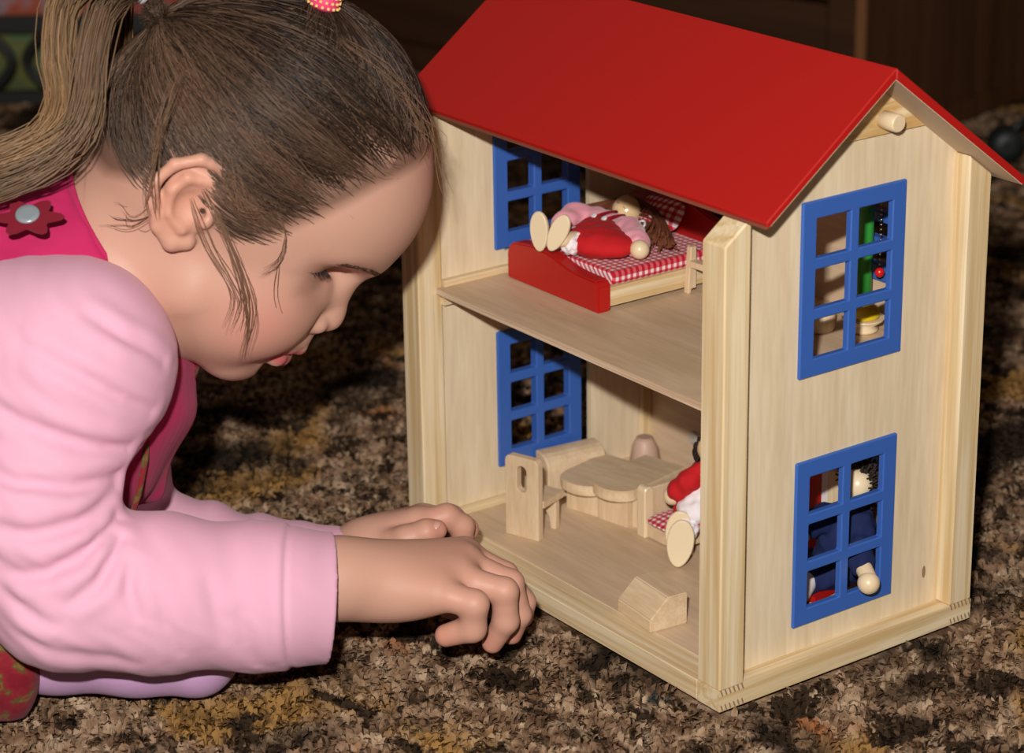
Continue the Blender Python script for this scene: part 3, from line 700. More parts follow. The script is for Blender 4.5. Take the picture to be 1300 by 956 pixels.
for i in range(320):
    v = Vector((random.gauss(0, 1), random.gauss(0, 1), random.gauss(.3, 1))).normalized()
    if v.dot(Vector((.05, -1.0, .0))) > .05: continue
    p0 = hc3+v*.0088; st.append([Vector(rel(q_, d3o)) for q_ in (p0, hc3+v*.0125+jit(.0015), hc3+v*.0150+jit(.004))])
yarn('hair', st, YARN_DK, d3, .0007)
# ------------------------------------------------------------------ the girl
# girl frame: x to the right of the picture, y away from the camera, z up; origin on the carpet below her lap
SKIN = mat('child_skin', (.6, .36, .27), .5, .35, sss=.12)
at_ = N(SKIN, 'ShaderNodeVertexColor'); at_.layer_name = 'tint'; L(SKIN, at_.outputs[0], bsdf(SKIN).inputs['Base Color'])
n = N(SKIN, 'ShaderNodeTexNoise'); n.inputs['Scale'].default_value = 500; bump(SKIN, n.outputs[0], .0003, .25)
def cloth(name, base, bs=900):
    m = mat(name, base, .85, .15, sheen=.10); n = N(m, 'ShaderNodeTexNoise'); n.inputs['Scale'].default_value = bs; bump(m, n.outputs[0], .0004, .35); return m
SHIRT = cloth('pink_jersey', (.71, .385, .52)); CORD = cloth('magenta_corduroy', (.46, .020, .105)); LILAC = cloth('lilac_tights', (.62, .36, .62))
def floral():
    m = cloth('red_floral_cotton', (.4, .03, .05)); tc = N(m, 'ShaderNodeTexCoord'); n = N(m, 'ShaderNodeTexNoise'); n.inputs['Scale'].default_value = 75; n.inputs['Detail'].default_value = 3
    L(m, tc.outputs['Object'], n.inputs[0])
    c = ramp(m, [(.40, (.20, .010, .022)), (.52, (.25, .018, .028)), (.56, (.10, .075, .022)), (.60, (.20, .12, .035)), (.66, (.24, .025, .03))], n.outputs[0])
    L(m, c, bsdf(m).inputs['Base Color']); return m
FLORAL = floral()
G0 = Vector((CAM.x, CAM.y, 0)) + Vector((RT[0], RT[1], 0))*(-.25) + Vector((FW[0], FW[1], 0))*1.36
girl = thing('person', 'young girl with brown pigtailed hair, pink sleeves and magenta pinafore, reaching towards the dollhouse', 'person', G0, YAW)
OFS = np.array([-.25, 0, 0])
def g3(p): return tuple(np.array(p, float)-OFS)
def gl(ps): return [g3(p) for p in ps]
HA = math.radians(38); HC = np.array(g3((-.1306, 0, .3081)))
HF = np.array([math.cos(HA), 0, -math.sin(HA)]); HBv = np.array([0, 1., 0]); HU = np.array([math.sin(HA), 0, math.cos(HA)])
HM = np.stack([HF, HBv, HU])
def h3(f, b, u): return HC+(HF*f+HBv*b+HU*u)*.001
def hl(ps): return [h3(*p) for p in ps]
K = .001
F = Field(g3((-.36, -.175, -.002)), g3((.012, .125, .402)), .00130)
# skull and face
F.ell(h3(-2, 0, 3), (.087, .069, .080), .012, HM)
F.ell(h3(-26, 0, -14), (.067, .062, .062), .02, HM)
F.ell(h3(32, 0, 0), (.0585, .056, .056), .02, HM)
F.ell(h3(27, 0, -52), (.050, .051, .062), .02, HM)
F.cap(h3(46, -13, -110), h3(6, -40, -82), .0168, .020, .02); F.cap(h3(46, 13, -110), h3(6, 40, -82), .0168, .020, .02)
F.ell(h3(51, 0, -111), (.0175, .018, .0165), .010, HM)
F.ell(h3(14, 0, -90), (.038, .038, .033), .02, HM)
for s_ in (-1, 1):
    F.ell(h3(40, s_*32, -74), (.027, .022, .030), .016, HM)
    F.ell(h3(56, s_*22, -74), (.016, .015, .020), .012, HM)
# brow ridge and eye sockets
    F.cap(h3(76, s_*11, -21), h3(57, s_*37, -19), .0060, .0060, .016)
    F.ell(h3(70, s_*33, -35), (.0160, .0195, .0085), .020, HM, '-')
    F.ell(h3(43.5, s_*30.5, -32.0), .0152, .009)
    F.cap(h3(60, s_*18, -44), h3(44, s_*41, -44), .0055, .0055, .010)
# nose
F.cap(h3(71.5, 0, -34), h3(80, 0, -56), .0062, .0078, .010)
F.ell(h3(82.2, 0, -63.5), .0084, .006)
for s_ in (-1, 1):
    F.ell(h3(75.5, s_*10.0, -67.8), (.0086, .0062, .0068), .0035, HM)
F.cap(h3(80, 0, -70), h3(73, 0, -78), .0042, .006, .005)
for s_ in (-1, 1):
    F.ell(h3(79.5, s_*5.2, -73.2), (.0042, .0024, .0035), .0015, HM, '-')
    F.cap(h3(66, s_*14.0, -66), h3(69, s_*15, -72), .0012, .0012, .004, '-')
# lips
F.ell(h3(63, 0, -84), (.0195, .021, .0105), .008, HM)
F.chain(hl([(63, -19, -91.5), (73, -10.5, -89.5), (78.6, -3, -88.2), (78.2, 0, -88.8), (78.6, 3, -88.2), (73, 10.5, -89.5), (63, 19, -91.5)]), [.0022, .0036, .0042, .0040, .0042, .0036, .0022], .003)
F.chain(hl([(63, -18, -93.5), (70.5, -9.5, -98.0), (73.0, 0, -99.4), (70.5, 9.5, -98.0), (63, 18, -93.5)]), [.0024, .0058, .0066, .0058, .0024], .003)
F.ell(h3(80, 0, -92.8), (.0130, .0150, .0011), .0012, HM, '-')
F.ell(h3(74, 0, -110), (.0040, .015, .0045), .006, HM, '-')
# ears
for s_ in (-1, 1):
    e = lambda f, b, u: h3(f+2+(.10*(-38-u) if u < -38 else 0), s_*(b-(.08*(-45-u) if u < -45 else 0)), u+5.5)
    ER = Matrix.Rotation(-.30, 3, 'Z') if s_ < 0 else Matrix.Rotation(.30, 3, 'Z')
    F.ell(e(-28, 66, -38), (.0165, .0042, .0240), .005, np.array(ER) @ HM)
    F.chain([e(-14, 63, -33), e(-15, 66, -21), e(-24, 69, -13.5), e(-36, 72.5, -15), e(-46, 75, -25), e(-49, 75.5, -38), (e(-45, 73, -51)), e(-36, 69, -61), e(-25, 66, -65), e(-18, 63.5, -61)], [.0025, .0030, .0032, .0033, .0033, .0032, .0030, .0034, .0044, .0038], .0022)
    F.chain([e(-25, 69, -24), e(-36, 72, -28), e(-39, 72, -38), e(-34, 70, -50), e(-24, 68, -55)], [.0022, .0026, .0026, .0026, .0030], .003)
    F.ell(e(-25, 72, -41), (.0095, .0065, .0105), .003, HM, '-')
    F.ell(e(-14.5, 67, -43), (.0036, .0042, .0050), .003, HM)
    F.ell(e(-19, 66, -41), (.0028, .006, .0028), .0015, HM, '-')
# neck and trunk (inside the clothes)
F.cap(h3(-28, 0, -48), g3((-.228, .004, .238)), .046, .048, .03)
F.cap(g3((-.228, .004, .238)), g3((-.272, .01, .18)), .048, .060, .03)
F.cap(g3((-.245, -.05, .222)), g3((-.245, .075, .208)), .034, .034, .02)
F.cap(g3((-.272, .01, .18)), g3((-.33, .0, .08)), .060, .062, .03)
# right arm and hand (nearer the camera)
F.chain(gl([(-.242, -.075, .208), (-.255, -.120, .095), (-.1365, -.093, .0835), (-.1000, -.0760, .0775)]), [.032, .027, .0225, .0195], .012)
wR = (-.1000, -.0760, .0775)
MR = {'p': (-.0452, -.078, .0685), 'r': (-.0322, -.062, .0695), 'm': (-.0290, -.0450, .0712), 'i': (-.0300, -.0280, .0695)}
for q_, r0, r1_ in (('p', .0185, .0110), ('r', .0180, .0112), ('m', .0175, .0110), ('i', .0165, .0105)): F.cap(g3(wR), g3(MR[q_]), r0, r1_, .012)
F.ell(g3((-.0700, -.064, .0640)), (.030, .024, .0150), .012)
F.ell(g3((-.0720, -.040, .0600)), (.024, .018, .0140), .012)
def finger(pts, rs): F.chain(gl(pts), rs, .0030)
finger([MR['p'], (-.0235, -.0835, .0640), (-.0250, -.0815, .0480), (-.0400, -.0770, .0415)], [.0092, .0080, .0078, .0066])
finger([MR['r'], (-.0065, -.0680, .0645), (-.0062, -.0665, .0450), (-.0140, -.0620, .0290)], [.0090, .0076, .0074, .0062])
finger([MR['m'], (-.0030, -.0495, .0610), (.0012, -.0480, .0400), (-.0030, -.0440, .0255)], [.0088, .0074, .0072, .0062])
finger([MR['i'], (-.0060, -.0310, .0575), (.0042, -.0295, .0390), (.0040, -.0260, .0275)], [.0086, .0072, .0070, .0060])
finger([(-.0780, -.038, .0640), (-.0560, -.0180, .0440), (-.0380, -.0150, .0310), (-.0240, -.0150, .0230)], [.0130, .0100, .0080, .0068])
# left arm and hand
F.chain(gl([(-.255, .080, .195), (-.242, .097, .032), (-.128, .0530, .0300), (-.0890, .0460, .0385)]), [.028, .020, .0175, .0170], .012)
wL = (-.0890, .0460, .0390)
ML = [(-.0600, .0450, .0570), (-.0570, .0600, .0530), (-.0570, .0750, .0450), (-.0590, .0880, .0350)]
for p, r1_ in zip(ML, (.0105, .0105, .0100, .0092)): F.cap(g3(wL), g3(p), .0165, r1_, .010)
F.ell(g3((-.0720, .056, .0400)), (.020, .022, .0130), .010)
finger([ML[0], (-.0415, .0480, .0605), (-.0325, .0495, .0530), (-.0325, .0490, .0435)], [.0085, .0076, .0074, .0066])
finger([ML[1], (-.0395, .0640, .0530), (-.0300, .0650, .0440), (-.0345, .0640, .0340)], [.0085, .0074, .0070, .0062])
finger([ML[2], (-.0400, .0780, .0430), (-.0330, .0780, .0335), (-.0390, .0770, .0260)], [.0080, .0072, .0068, .0060])
finger([ML[3], (-.0440, .0915, .0310), (-.0385, .0910, .0235), (-.0440, .0890, .0175)], [.0074, .0064, .0060, .0054])
finger([(-.0850, .038, .0440), (-.0660, .0285, .0540), (-.0535, .0285, .0590), (-.0475, .0310, .0590)], [.0110, .0086, .0076, .0064])
def hairline(f, b, u):
    """1 inside the hair-growing region (head-local mm), soft edge"""
    ab = np.abs(b)
    fl_ = np.interp(u, [-60, -48, -35, -20, -3, 24, 42, 55, 75], [5, 10, 27, 35, 45, 60, 74, 83, 92])
    fl_ = fl_ - np.clip((38-ab)/38, 0, 1)*0
    a = np.clip((fl_-f)/9+.5, 0, 1)
    nape = np.clip((u+np.interp(f, [-80, -60, -45, -20, 10], [66, 62, 50, 36, 36]))/10+.5, 0, 1)
    side = np.clip((u-np.interp(f, [-45, -20, 0, 15, 35], [-10, -10, -40, -48, -36]))/8+.5, 0, 1)
    return a*np.where(f < -45, nape, np.minimum(side, nape) if False else side)
def partmask(f, u, w_=2.6):
    pr = 43+np.clip((f+10)*.05, -3, 6)+2.5*np.sin(f*.22)
    a = np.exp(-((u-pr)/w_)**2)*(f > -40)*(f < 52); b_ = np.exp(-((f+38)/w_)**2)*(u > 44)*(u < 80)
    return np.maximum(a, b_)
def skin_col(V):
    P = (V-HC) @ HM.T*1000; f, b, u = P.T; ab = np.abs(b)
    c = np.tile(np.array([.53, .300, .225]), (len(V), 1))
    def blend(mask, col): c[:] = c*(1-mask[:, None])+np.array(col)*mask[:, None]
    g_ = lambda x, y, z, r: np.exp(-(((f-x)**2+(ab-y)**2+(u-z)**2)/r**2))
    blend(.6*g_(44, 44, -74, 24), (.52, .19, .155))
    blend(.35*g_(84, 0, -66, 9), (.62, .28, .2))
    head = (np.linalg.norm(P, axis=1) < 150)
    # lips
    up_ = np.exp(-((u+np.interp(ab, [0, 3, 10, 19], [89.4, 88.6, 90.0, 91.8]))/2.6)**4)*(f > 62)*(ab < 19.5)*(f > 82-ab*.95-6)
    lo_ = np.exp(-((u+np.interp(ab, [0, 10, 18], [99.0, 98, 94]))/5.4)**4)*(f > 62)*(ab < 18.5)*(f > 77-ab*.75-4)
    blend(np.clip(np.maximum(up_, lo_), 0, 1)*.9, (.46, .095, .11))
    ear = np.exp(-(((f+31)/20)**4+((u+33)/28)**4))*(ab > 62)
    blend(ear*.35, (.66, .26, .17))
    blend(g_(52, 34, -36, 15)*.18, (.50, .24, .19))
    hm = hairline(f+9, b, u-5)*head*(1-ear)
    blend(hm*.80*(1-.55*partmask(f, u, 3.)), (.10, .052, .033))
    # hands a little redder, fingertips redder still
    hand = (~head)*np.clip((V[:, 0]-(-.10+.25))/.06, 0, 1)
    blend(hand*.35, (.60, .28, .20))
    for p in ((-.0400, -.0770, .0415), (-.0140, -.0620, .0290), (-.0030, -.0440, .0255), (.0040, -.0260, .0275), (-.0325, .0490, .0435), (-.0475, .0310, .0590), (-.0345, .0640, .0340)):
        d_ = np.linalg.norm(V-np.array(g3(p)), axis=1); blend(np.exp(-(d_/.010)**2)*.45*(~head), (.60, .19, .13))
    return c
body = blob('body', F, SKIN, girl, skin_col); BF = F
# fingernails
NAIL = mat('fingernail', (.58, .31, .25), .3, .45)
def nail(c, n_, up_, a=.0036, b=.0042):
    n_ = Vector(n_).normalized(); up_ = (Vector(up_)-n_*Vector(up_).dot(n_)).normalized(); s_ = up_.cross(n_); bm = bmesh.new()
    c = Vector(g3(c)); R1 = [bm.verts.new(c+s_*a*math.cos(t)*1+up_*b*math.sin(t)-n_*.0012*math.cos(t)**2) for t in [i*math.pi/8 for i in range(16)]]
    R2 = [bm.verts.new(c+s_*a*.6*math.cos(t)+up_*b*.6*math.sin(t)+n_*.0005) for t in [i*math.pi/8 for i in range(16)]]
    for i in range(16): bm.faces.new((R1[i], R1[(i+1) % 16], R2[(i+1) % 16], R2[i]))
    bm.faces.new(R2); return done(bm, 'fingernail', NAIL, body, smooth=True)
nail((-.0490, .0265, .0648), (-.1, -.35, .95), (1, .1, 0))
nail((-.0262, .0490, .0480), (1, -.1, .15), (0, 0, -1))
# eyes: an eyeball between nearly closed lids, lashes and brow
EYE = mat('eye_white', (.62, .56, .52), .15, .6); IRIS = mat('dark_iris', (.05, .022, .012), .1, .6)
LASH = mat('dark_lashes', (.02, .012, .01), .5, .3); BROW = mat('brown_brow', (.11, .055, .035), .6, .2)
LID = mat('eyelid_line', (.14, .06, .045), .5, .3)
for s_ in (-1, 1):
    ec = np.array(h3(43.5, s_*30.5, -32.0))
    # lid slit: a slim dark lens with the lower white and the iris showing
    def onball(az, el, r=.0152):   # az: towards the nose is 0, outer is positive
        d_ = HF*math.cos(az)*math.cos(el)+HBv*s_*math.sin(az)*math.cos(el)+HU*math.sin(el)
        return Vector(ec+d_*r)
    bm = bmesh.new(); U_, Lw = [], []
    for i in range(13):
        az = -.10+1.55*i/12; o_ = math.sin(math.pi*i/12)
        U_.append(bm.verts.new(onball(az, -.02+.04*o_, .01540))); Lw.append(bm.verts.new(onball(az, -.02-.32*o_, .01540)))
    for i in range(12): bm.faces.new((U_[i], U_[i+1], Lw[i+1], Lw[i]))
    ev = done(bm, 'eye', EYE, body, smooth=True)
    bm = bmesh.new(); c_ = [bm.verts.new(onball(.72+.26*math.cos(a), -.15+.13*math.sin(a), .01555)) for a in [i*math.pi/7 for i in range(14)]]; bm.faces.new(c_); done(bm, 'iris', IRIS, ev)
    tube('upper_lid', [onball(-.15+1.65*i/14, .01+.05*math.sin(math.pi*i/14), .0157) for i in range(15)], [.0003+.0007*math.sin(math.pi*i/14) for i in range(15)], LID, body, 6)
    bm = bmesh.new()
    for i in range(30):
        az = .0+1.35*i/29; p0 = onball(az, .0, .0158); d_ = (p0-Vector(ec)).normalized()
        p1 = p0+d_*.0026-Vector(HU)*.0014+jit(.0004); p2 = p0+d_*.0050-Vector(HU)*.0016+Vector(HBv)*s_*.001+jit(.0008)
        tube_bm(bm, [p0, p1, p2], [.00035, .00028, .0001], 4)
    tag(done(bm, 'eyelashes', LASH, body, smooth=True), kind='stuff')
# hair
class HairSurf:
    E = [(np.array([-2, 0, 3.]), np.array([87, 69, 80.])), (np.array([-26, 0, -14.]), np.array([67, 62, 62.])), (np.array([32, 0, 0.]), np.array([58.5, 56, 56.])), (np.array([27, 0, -52.]), np.array([50, 51, 62.]))]
    @classmethod
    def rad(s, n):
        R = np.zeros(len(n))
        for c, r in s.E:
            a = ((n/r)**2).sum(1); b_ = -2*((n*c/r**2).sum(1)); cc = ((c/r)**2).sum()-1
            dsc = b_*b_-4*a*cc; t_ = np.where(dsc > 0, (-b_+np.sqrt(np.maximum(dsc, 0)))/(2*a), 0); R = np.maximum(R, t_)
        return R
def to_surf(P, lift):
    l = np.linalg.norm(P, axis=1, keepdims=True); n = P/l; return n*(HairSurf.rad(n)+lift)[:, None]
def strands_mesh(name, Ps, rad, cols, mat_, parent, sides=3):
    """Ps: strands x steps x 3"""
    ns, nt, _ = Ps.shape; T_ = np.gradient(Ps, axis=1); T_ /= np.linalg.norm(T_, axis=2, keepdims=True)+1e-9
    ref = np.array([.3, .9, .2]); A = np.cross(T_, ref); A /= np.linalg.norm(A, axis=2, keepdims=True)+1e-9; B_ = np.cross(T_, A)
    R = rad[:, None, None]*np.interp(np.linspace(0, 1, nt), [0, .12, .8, 1], [.15, 1, 1, .25])[None, :, None]
    V = np.stack([Ps+(A*math.cos(2*math.pi*k/sides)+B_*math.sin(2*math.pi*k/sides))*R for k in range(sides)], 2)
    I = np.arange(ns*nt*sides).reshape(ns, nt, sides); q = []
    for k in range(sides):
        k2 = (k+1) % sides; q.append(np.stack([I[:, :-1, k], I[:, :-1, k2], I[:, 1:, k2], I[:, 1:, k]], -1).reshape(-1, 4))
    C_ = cols[:, :, None, :].repeat(sides, 2).reshape(-1, 3) if cols.ndim == 3 else np.repeat(cols, nt*sides, axis=0)
    o = lk(name, mesh_of(name, V.reshape(-1, 3), np.concatenate(q), C_), mat_, parent); tag(o, kind='stuff'); return o
HAIR = mat('brown_hair', (.1, .06, .04), .46, .28)
at_ = N(HAIR, 'ShaderNodeVertexColor'); at_.layer_name = 'tint'; L(HAIR, at_.outputs[0], bsdf(HAIR).inputs['Base Color'])
T1 = np.array([-31, -6, 88.]); T2 = np.array([-106, -10, 27.])
def grow(n, seed, hi=5200):
    rg = np.random.default_rng(seed); d_ = rg.normal(size=(n*4, 3)); d_ /= np.linalg.norm(d_, axis=1, keepdims=True)
    R = HairSurf.rad(d_); P = d_*R[:, None]; h_ = hairline(P[:, 0], P[:, 1], P[:, 2]); P = P[rg.uniform(size=len(P)) < h_*(1-partmask(P[:, 0], P[:, 2]))][:n]
    f, b, u = P.T
    part = 43 + np.clip((f+10)*.05, -3, 6) + 2.5*np.sin(f*.22)
    front = (u > part) & (f > -38)
    tgt = np.where(front[:, None], T1, T2)
    steps = 15; out = np.zeros((len(P), steps, 3)); lift0 = rg.uniform(.5, 3.5, len(P)); swirl = rg.normal(0, .16, len(P)); wav = rg.uniform(0, 6.28, len(P)); 
    clump = np.round(np.arctan2(b, u)*7+rg.normal(0, .25, len(P)))
    out[:, 0] = P; cur = P.copy(); tot = np.linalg.norm(tgt-P, axis=1)
    rest = tot/(steps-1)
    for i in range(1, steps):
        v = tgt-cur; dist = np.linalg.norm(v, axis=1, keepdims=True); v /= dist+1e-6
        nrm = cur/np.linalg.norm(cur, axis=1, keepdims=True); v -= nrm*(v*nrm).sum(1, keepdims=True)*.92; v /= np.linalg.norm(v, axis=1, keepdims=True)+1e-6
        sidev = np.cross(nrm, v); amp = swirl+.26*np.sin(clump*1.7+i*.45)
        sag = np.array([-.12, 0, -.30])*(~front)[:, None]*max(0, 1-i/7)       # side hair first droops, then sweeps back
        v = v+sidev*(amp*(1-i/steps))[:, None]+sag; v /= np.linalg.norm(v, axis=1, keepdims=True)
        st_ = np.minimum(rest*1.18, dist[:, 0])
        nxt = cur+v*st_[:, None]
        t_ = i/(steps-1); lift = lift0*(.4+1.6*math.sin(math.pi*min(t_*1.1, 1))) + 5*t_**2
        srf = to_surf(nxt, lift); wgt = np.clip((np.linalg.norm(tgt-nxt, axis=1)-10)/14, 0, 1)[:, None]
        cur = srf*wgt+nxt*(1-wgt); out[:, i] = cur
    W_ = HC+(out @ HM)*.001
    # colours: dark brown with lighter brown clumps
    base = np.array([.026, .015, .010]); lite = np.array([.155, .088, .055]); k_ = np.clip(rg.normal(.30, .18, len(P))+.34*np.sin(clump*2.3)+.15*np.sin(f*.11+u*.07)+np.where(front, -.22, 0)+np.where(u < 18, .22, 0), 0, 1)[:, None]
    return W_, base*(1-k_)+lite*k_, rg.uniform(.00022, .00042, len(P))
Wp, cc_, rr_ = grow(13000, 3)
hair = strands_mesh('hair', Wp, rr_, cc_, HAIR, girl)
def bundle(name, ctrl, n_, spread, r, c0, c1, steps=16, seed=1, parent=hair, taper=1.0):
    rg = np.random.default_rng(seed); ctrl = np.array([g3(c) for c in ctrl]); t_ = np.linspace(0, len(ctrl)-1, steps)
    # Catmull-Rom through the control points
    ext = np.vstack([2*ctrl[0]-ctrl[1], ctrl, 2*ctrl[-1]-ctrl[-2]]); i0 = np.minimum(t_.astype(int), len(ctrl)-2); u = (t_-i0)[:, None]
    p0, p1, p2, p3 = (ext[i0+k] for k in range(4))
    C_ = .5*((2*p1)+(-p0+p2)*u+(2*p0-5*p1+4*p2-p3)*u**2+(-p0+3*p1-3*p2+p3)*u**3)
    off = np.clip(rg.normal(size=(n_, 1, 3)), -1.6, 1.6); off2 = rg.normal(size=(n_, 1, 3))*.5; tt = np.linspace(0, 1, steps)[None, :, None]
    sp = np.interp(tt, [0, .15, .6, 1], [.35, 1, 1.1, 1.3*taper])*spread
    ph = rg.uniform(0, 6.28, (n_, 1, 1)); P = C_[None]+(off+off2*np.sin(tt*(5 if n_ > 100 else 9)+ph)*(1 if n_ > 5 else .2))*sp*.6
    mix = np.clip(rg.normal(.5, .3, (n_, 1, 1))*.6+tt*.6, 0, 1); cols = np.array(c0)*(1-mix)+np.array(c1)*mix
    return strands_mesh(name, P, rg.uniform(.6, 1.1, n_)*r, cols, HAIR, parent)
DKH, BLH = (.045, .025, .015), (.30, .175, .085)
o = bundle('ponytail', [(-.1955, -.012, .401), (-.2170, -.02, .4140), (-.2370, -.025, .4000), (-.2415, -.040, .3718), (-.2385, -.05, .3482), (-.2450, -.065, .3330), (-.2700, -.072, .3230), (-.3100, -.078, .3160)], 520, .0066, .00055, DKH, BLH, seed=5)
o = bundle('ponytail', [(-.1955, -.012, .401), (-.2130, -.035, .398), (-.2210, -.052, .372), (-.2250, -.058, .349), (-.2350, -.066, .330), (-.2620, -.074, .3150), (-.3100, -.080, .3040)], 380, .0062, .00055, (.05, .028, .018), (.20, .12, .065), seed=6)
o = bundle('ponytail', [(-.1960, .012, .401), (-.2133, .03, .4120), (-.2250, .055, .3900), (-.2300, .070, .3500), (-.2400, .075, .3200), (-.2560, .078, .3000)], 420, .0085, .00055, DKH, BLH, seed=7)
o = bundle('topknot', [(-.0988, -.006, .3960), (-.0960, -.004, .4120), (-.0980, .000, .4260), (-.1120, .008, .4340), (-.1300, .014, .4280)], 260, .0040, .0005, DKH, (.16, .1, .06), seed=8)
LH = (.14, .075, .045)
for i, (c_, n_, sp_) in enumerate((
    ([(-.1640, -.070, .3050), (-.1522, -.0725, .2790), (-.1440, -.0690, .2510), (-.1425, -.062, .2296), (-.1500, -.051, .2031)], 26, .0026),
    ([(-.1700, -.072, .3000), (-.1626, -.0740, .2740), (-.1528, -.0730, .2557), (-.1490, -.066, .2382), (-.1557, -.060, .2206)], 16, .0022),
    ([(-.1350, -.066, .3250), (-.1246, -.0690, .3025), (-.1213, -.067, .2864), (-.1203, -.064, .2744), (-.1259, -.062, .2604), (-.1346, -.0625, .2544)], 14, .0016),
    ([(-.1259, -.062, .2604), (-.1286, -.0560, .2403), (-.1264, -.050, .2241), (-.1236, -.038, .2066)], 3, .0012),
    ([(-.1720, -.072, .3680), (-.1800, -.081, .3500), (-.1868, -.083, .3252), (-.1903, -.081, .3065), (-.1894, -.078, .2925)], 22, .0026),
    ([(-.1500, -.070, .3300), (-.1460, -.072, .3050), (-.1400, -.070, .2930), (-.1290, -.066, .2890)], 60, .0045),
    ([(-.1500, -.069, .3450), (-.1250, -.068, .3200), (-.1080, -.061, .3050), (-.0950, -.053, .2960)], 70, .0050),
    ([(-.1300, -.064, .3580), (-.1000, -.060, .3330), (-.0800, -.050, .3160), (-.0640, -.040, .3050)], 50, .0050),
    ([(-.0900, -.040, .3780), (-.0600, -.034, .3480), (-.0470, -.028, .3250), (-.0430, -.024, .3080)], 40, .0050),
    ([(-.0560, -.010, .3500), (-.0420, -.008, .3200), (-.0380, -.004, .2950), (-.0330, -.002, .2780)], 9, .0040),
    ([(-.1850, -.055, .2900), (-.2000, -.056, .2820), (-.2150, -.052, .2830)], 18, .0050))):
    bundle('loose_lock', c_, max(2, int(n_*.55)), sp_*1.25, .00023, LH, (.20, .115, .07), seed=20+i, steps=12)
bm = bmesh.new()
rb = random.Random(4)
for s_ in (-1, 1):
    for i in range(120):
        t_ = rb.random(); f_ = 80-30*t_**1.15; b_ = 11+30*t_; u_ = -21.5+3.4*math.sin(math.pi*t_*.8)+rb.uniform(-1.6, 1.6)
        q_ = np.array([[f_, s_*b_, u_]]); c_ = q_[0]
        # seat each brow hair on the skin by marching along the field
        w_ = np.array(h3(*c_)); dv = HF*.85+HBv*s_*.5; dv = dv/np.linalg.norm(dv)
        for _ in range(8):
            ix = tuple(np.clip(np.round((w_-BF.lo)/BF.h).astype(int), 0, np.array(BF.n)-1)); w_ = w_-dv*float(np.clip(BF.g[ix], -.004, .004))
        w_ = Vector(w_+dv*.0003); dr_ = Vector(-HF*.55+HBv*s_*.75+HU*.12*(1-t_))
        tube_bm(bm, [w_, w_+dr_*.0022+Vector(dv)*.0004, w_+dr_*.0044], [.00022, .0002, .0001], 3)
tag(done(bm, 'eyebrows', BROW, body, smooth=True), kind='stuff')
# hair ties
TIE = mat('pink_elastic', (.70, .05, .16), .6); GOLD = mat('gold_thread', (.75, .48, .15), .4)
ht = lathe('hair_tie', [(.0070, -.0055), (.0086, -.003), (.0086, .003), (.0070, .0055)], TIE, girl, 20, M=Matrix.Rotation(.3, 4, 'Y'), loc=g3((-.0985, -.016, .3950)))
bm = bmesh.new()
for k in range(16):
    for j in range(3):
        a = 2*math.pi*(k+.5*j)/16; p = Vector((.0087*math.cos(a), .0087*math.sin(a), (j-1)*.0030)); bmesh.ops.create_cube(bm, size=.0013, matrix=Matrix.Translation(p))
bmesh.ops.transform(bm, matrix=Matrix.Translation(g3((-.0985, -.016, .3950))) @ Matrix.Rotation(.3, 4, 'Y'), verts=bm.verts)
tag(done(bm, 'gold_stitching', GOLD, ht), kind='stuff')
lathe('hair_tie', [(.0080, -.005), (.0096, -.003), (.0096, .003), (.0080, .005)], mat('white_elastic', (.6, .6, .62), .6), girl, 20, M=Matrix.Rotation(-.9, 4, 'Y'), loc=g3((-.1965, -.010, .4020)))['label'] = 'whitish hair tie'
# shirt: two pink sleeves with folds and hemmed cuffs
F = Field(g3((-.40, -.185, -.002)), g3((-.065, .150, .290)), .00140)
F.ell(g3((-.243, -.070, .208)), (.0570, .0560, .0555), .012)
F.cap(g3((-.246, -.070, .206)), g3((-.31, -.055, .205)), .054, .060, .02)
F.chain(gl([(-.252, -.078, .190), (-.262, -.108, .140), (-.246, -.118, .098)]), [.049, .044, .042], .012)
F.chain(gl([(-.244, -.121, .092), (-.1967, -.110, .0862), (-.1424, -.095, .0760), (-.1065, -.082, .0685)]), [.0425, .0420, .0395, .0370], .012)
F.cap(g3((-.262, .080, .195)), g3((-.248, .098, .036)), .045, .032, .02)
F.chain(gl([(-.240, .098, .030), (-.200, .083, .0285), (-.150, .060, .0270), (-.0830, .036, .0275)]), [.0300, .0270, .0255, .0270], .008)
F.ell(g3((-.275, .005, .20)), (.060, .082, .070), .02)
F.cap(g3((-.244, .080, .052)), g3((-.232, .076, .047)), .011, .009, .008)
def seglen(P, pts):
    """distance from points to a polyline, and the position along it"""
    best = np.full(len(P), 9.); par = np.zeros(len(P)); n_ = len(pts)-1
    for i in range(n_):
        a = np.array(pts[i]); d_ = np.array(pts[i+1])-a; t_ = np.clip((P-a) @ d_/(d_ @ d_), 0, 1); q_ = np.linalg.norm(P-a-t_[:, None]*d_, axis=1)
        m_ = q_ < best; best[m_] = q_[m_]; par[m_] = (i+t_[m_])/n_
    return best, par
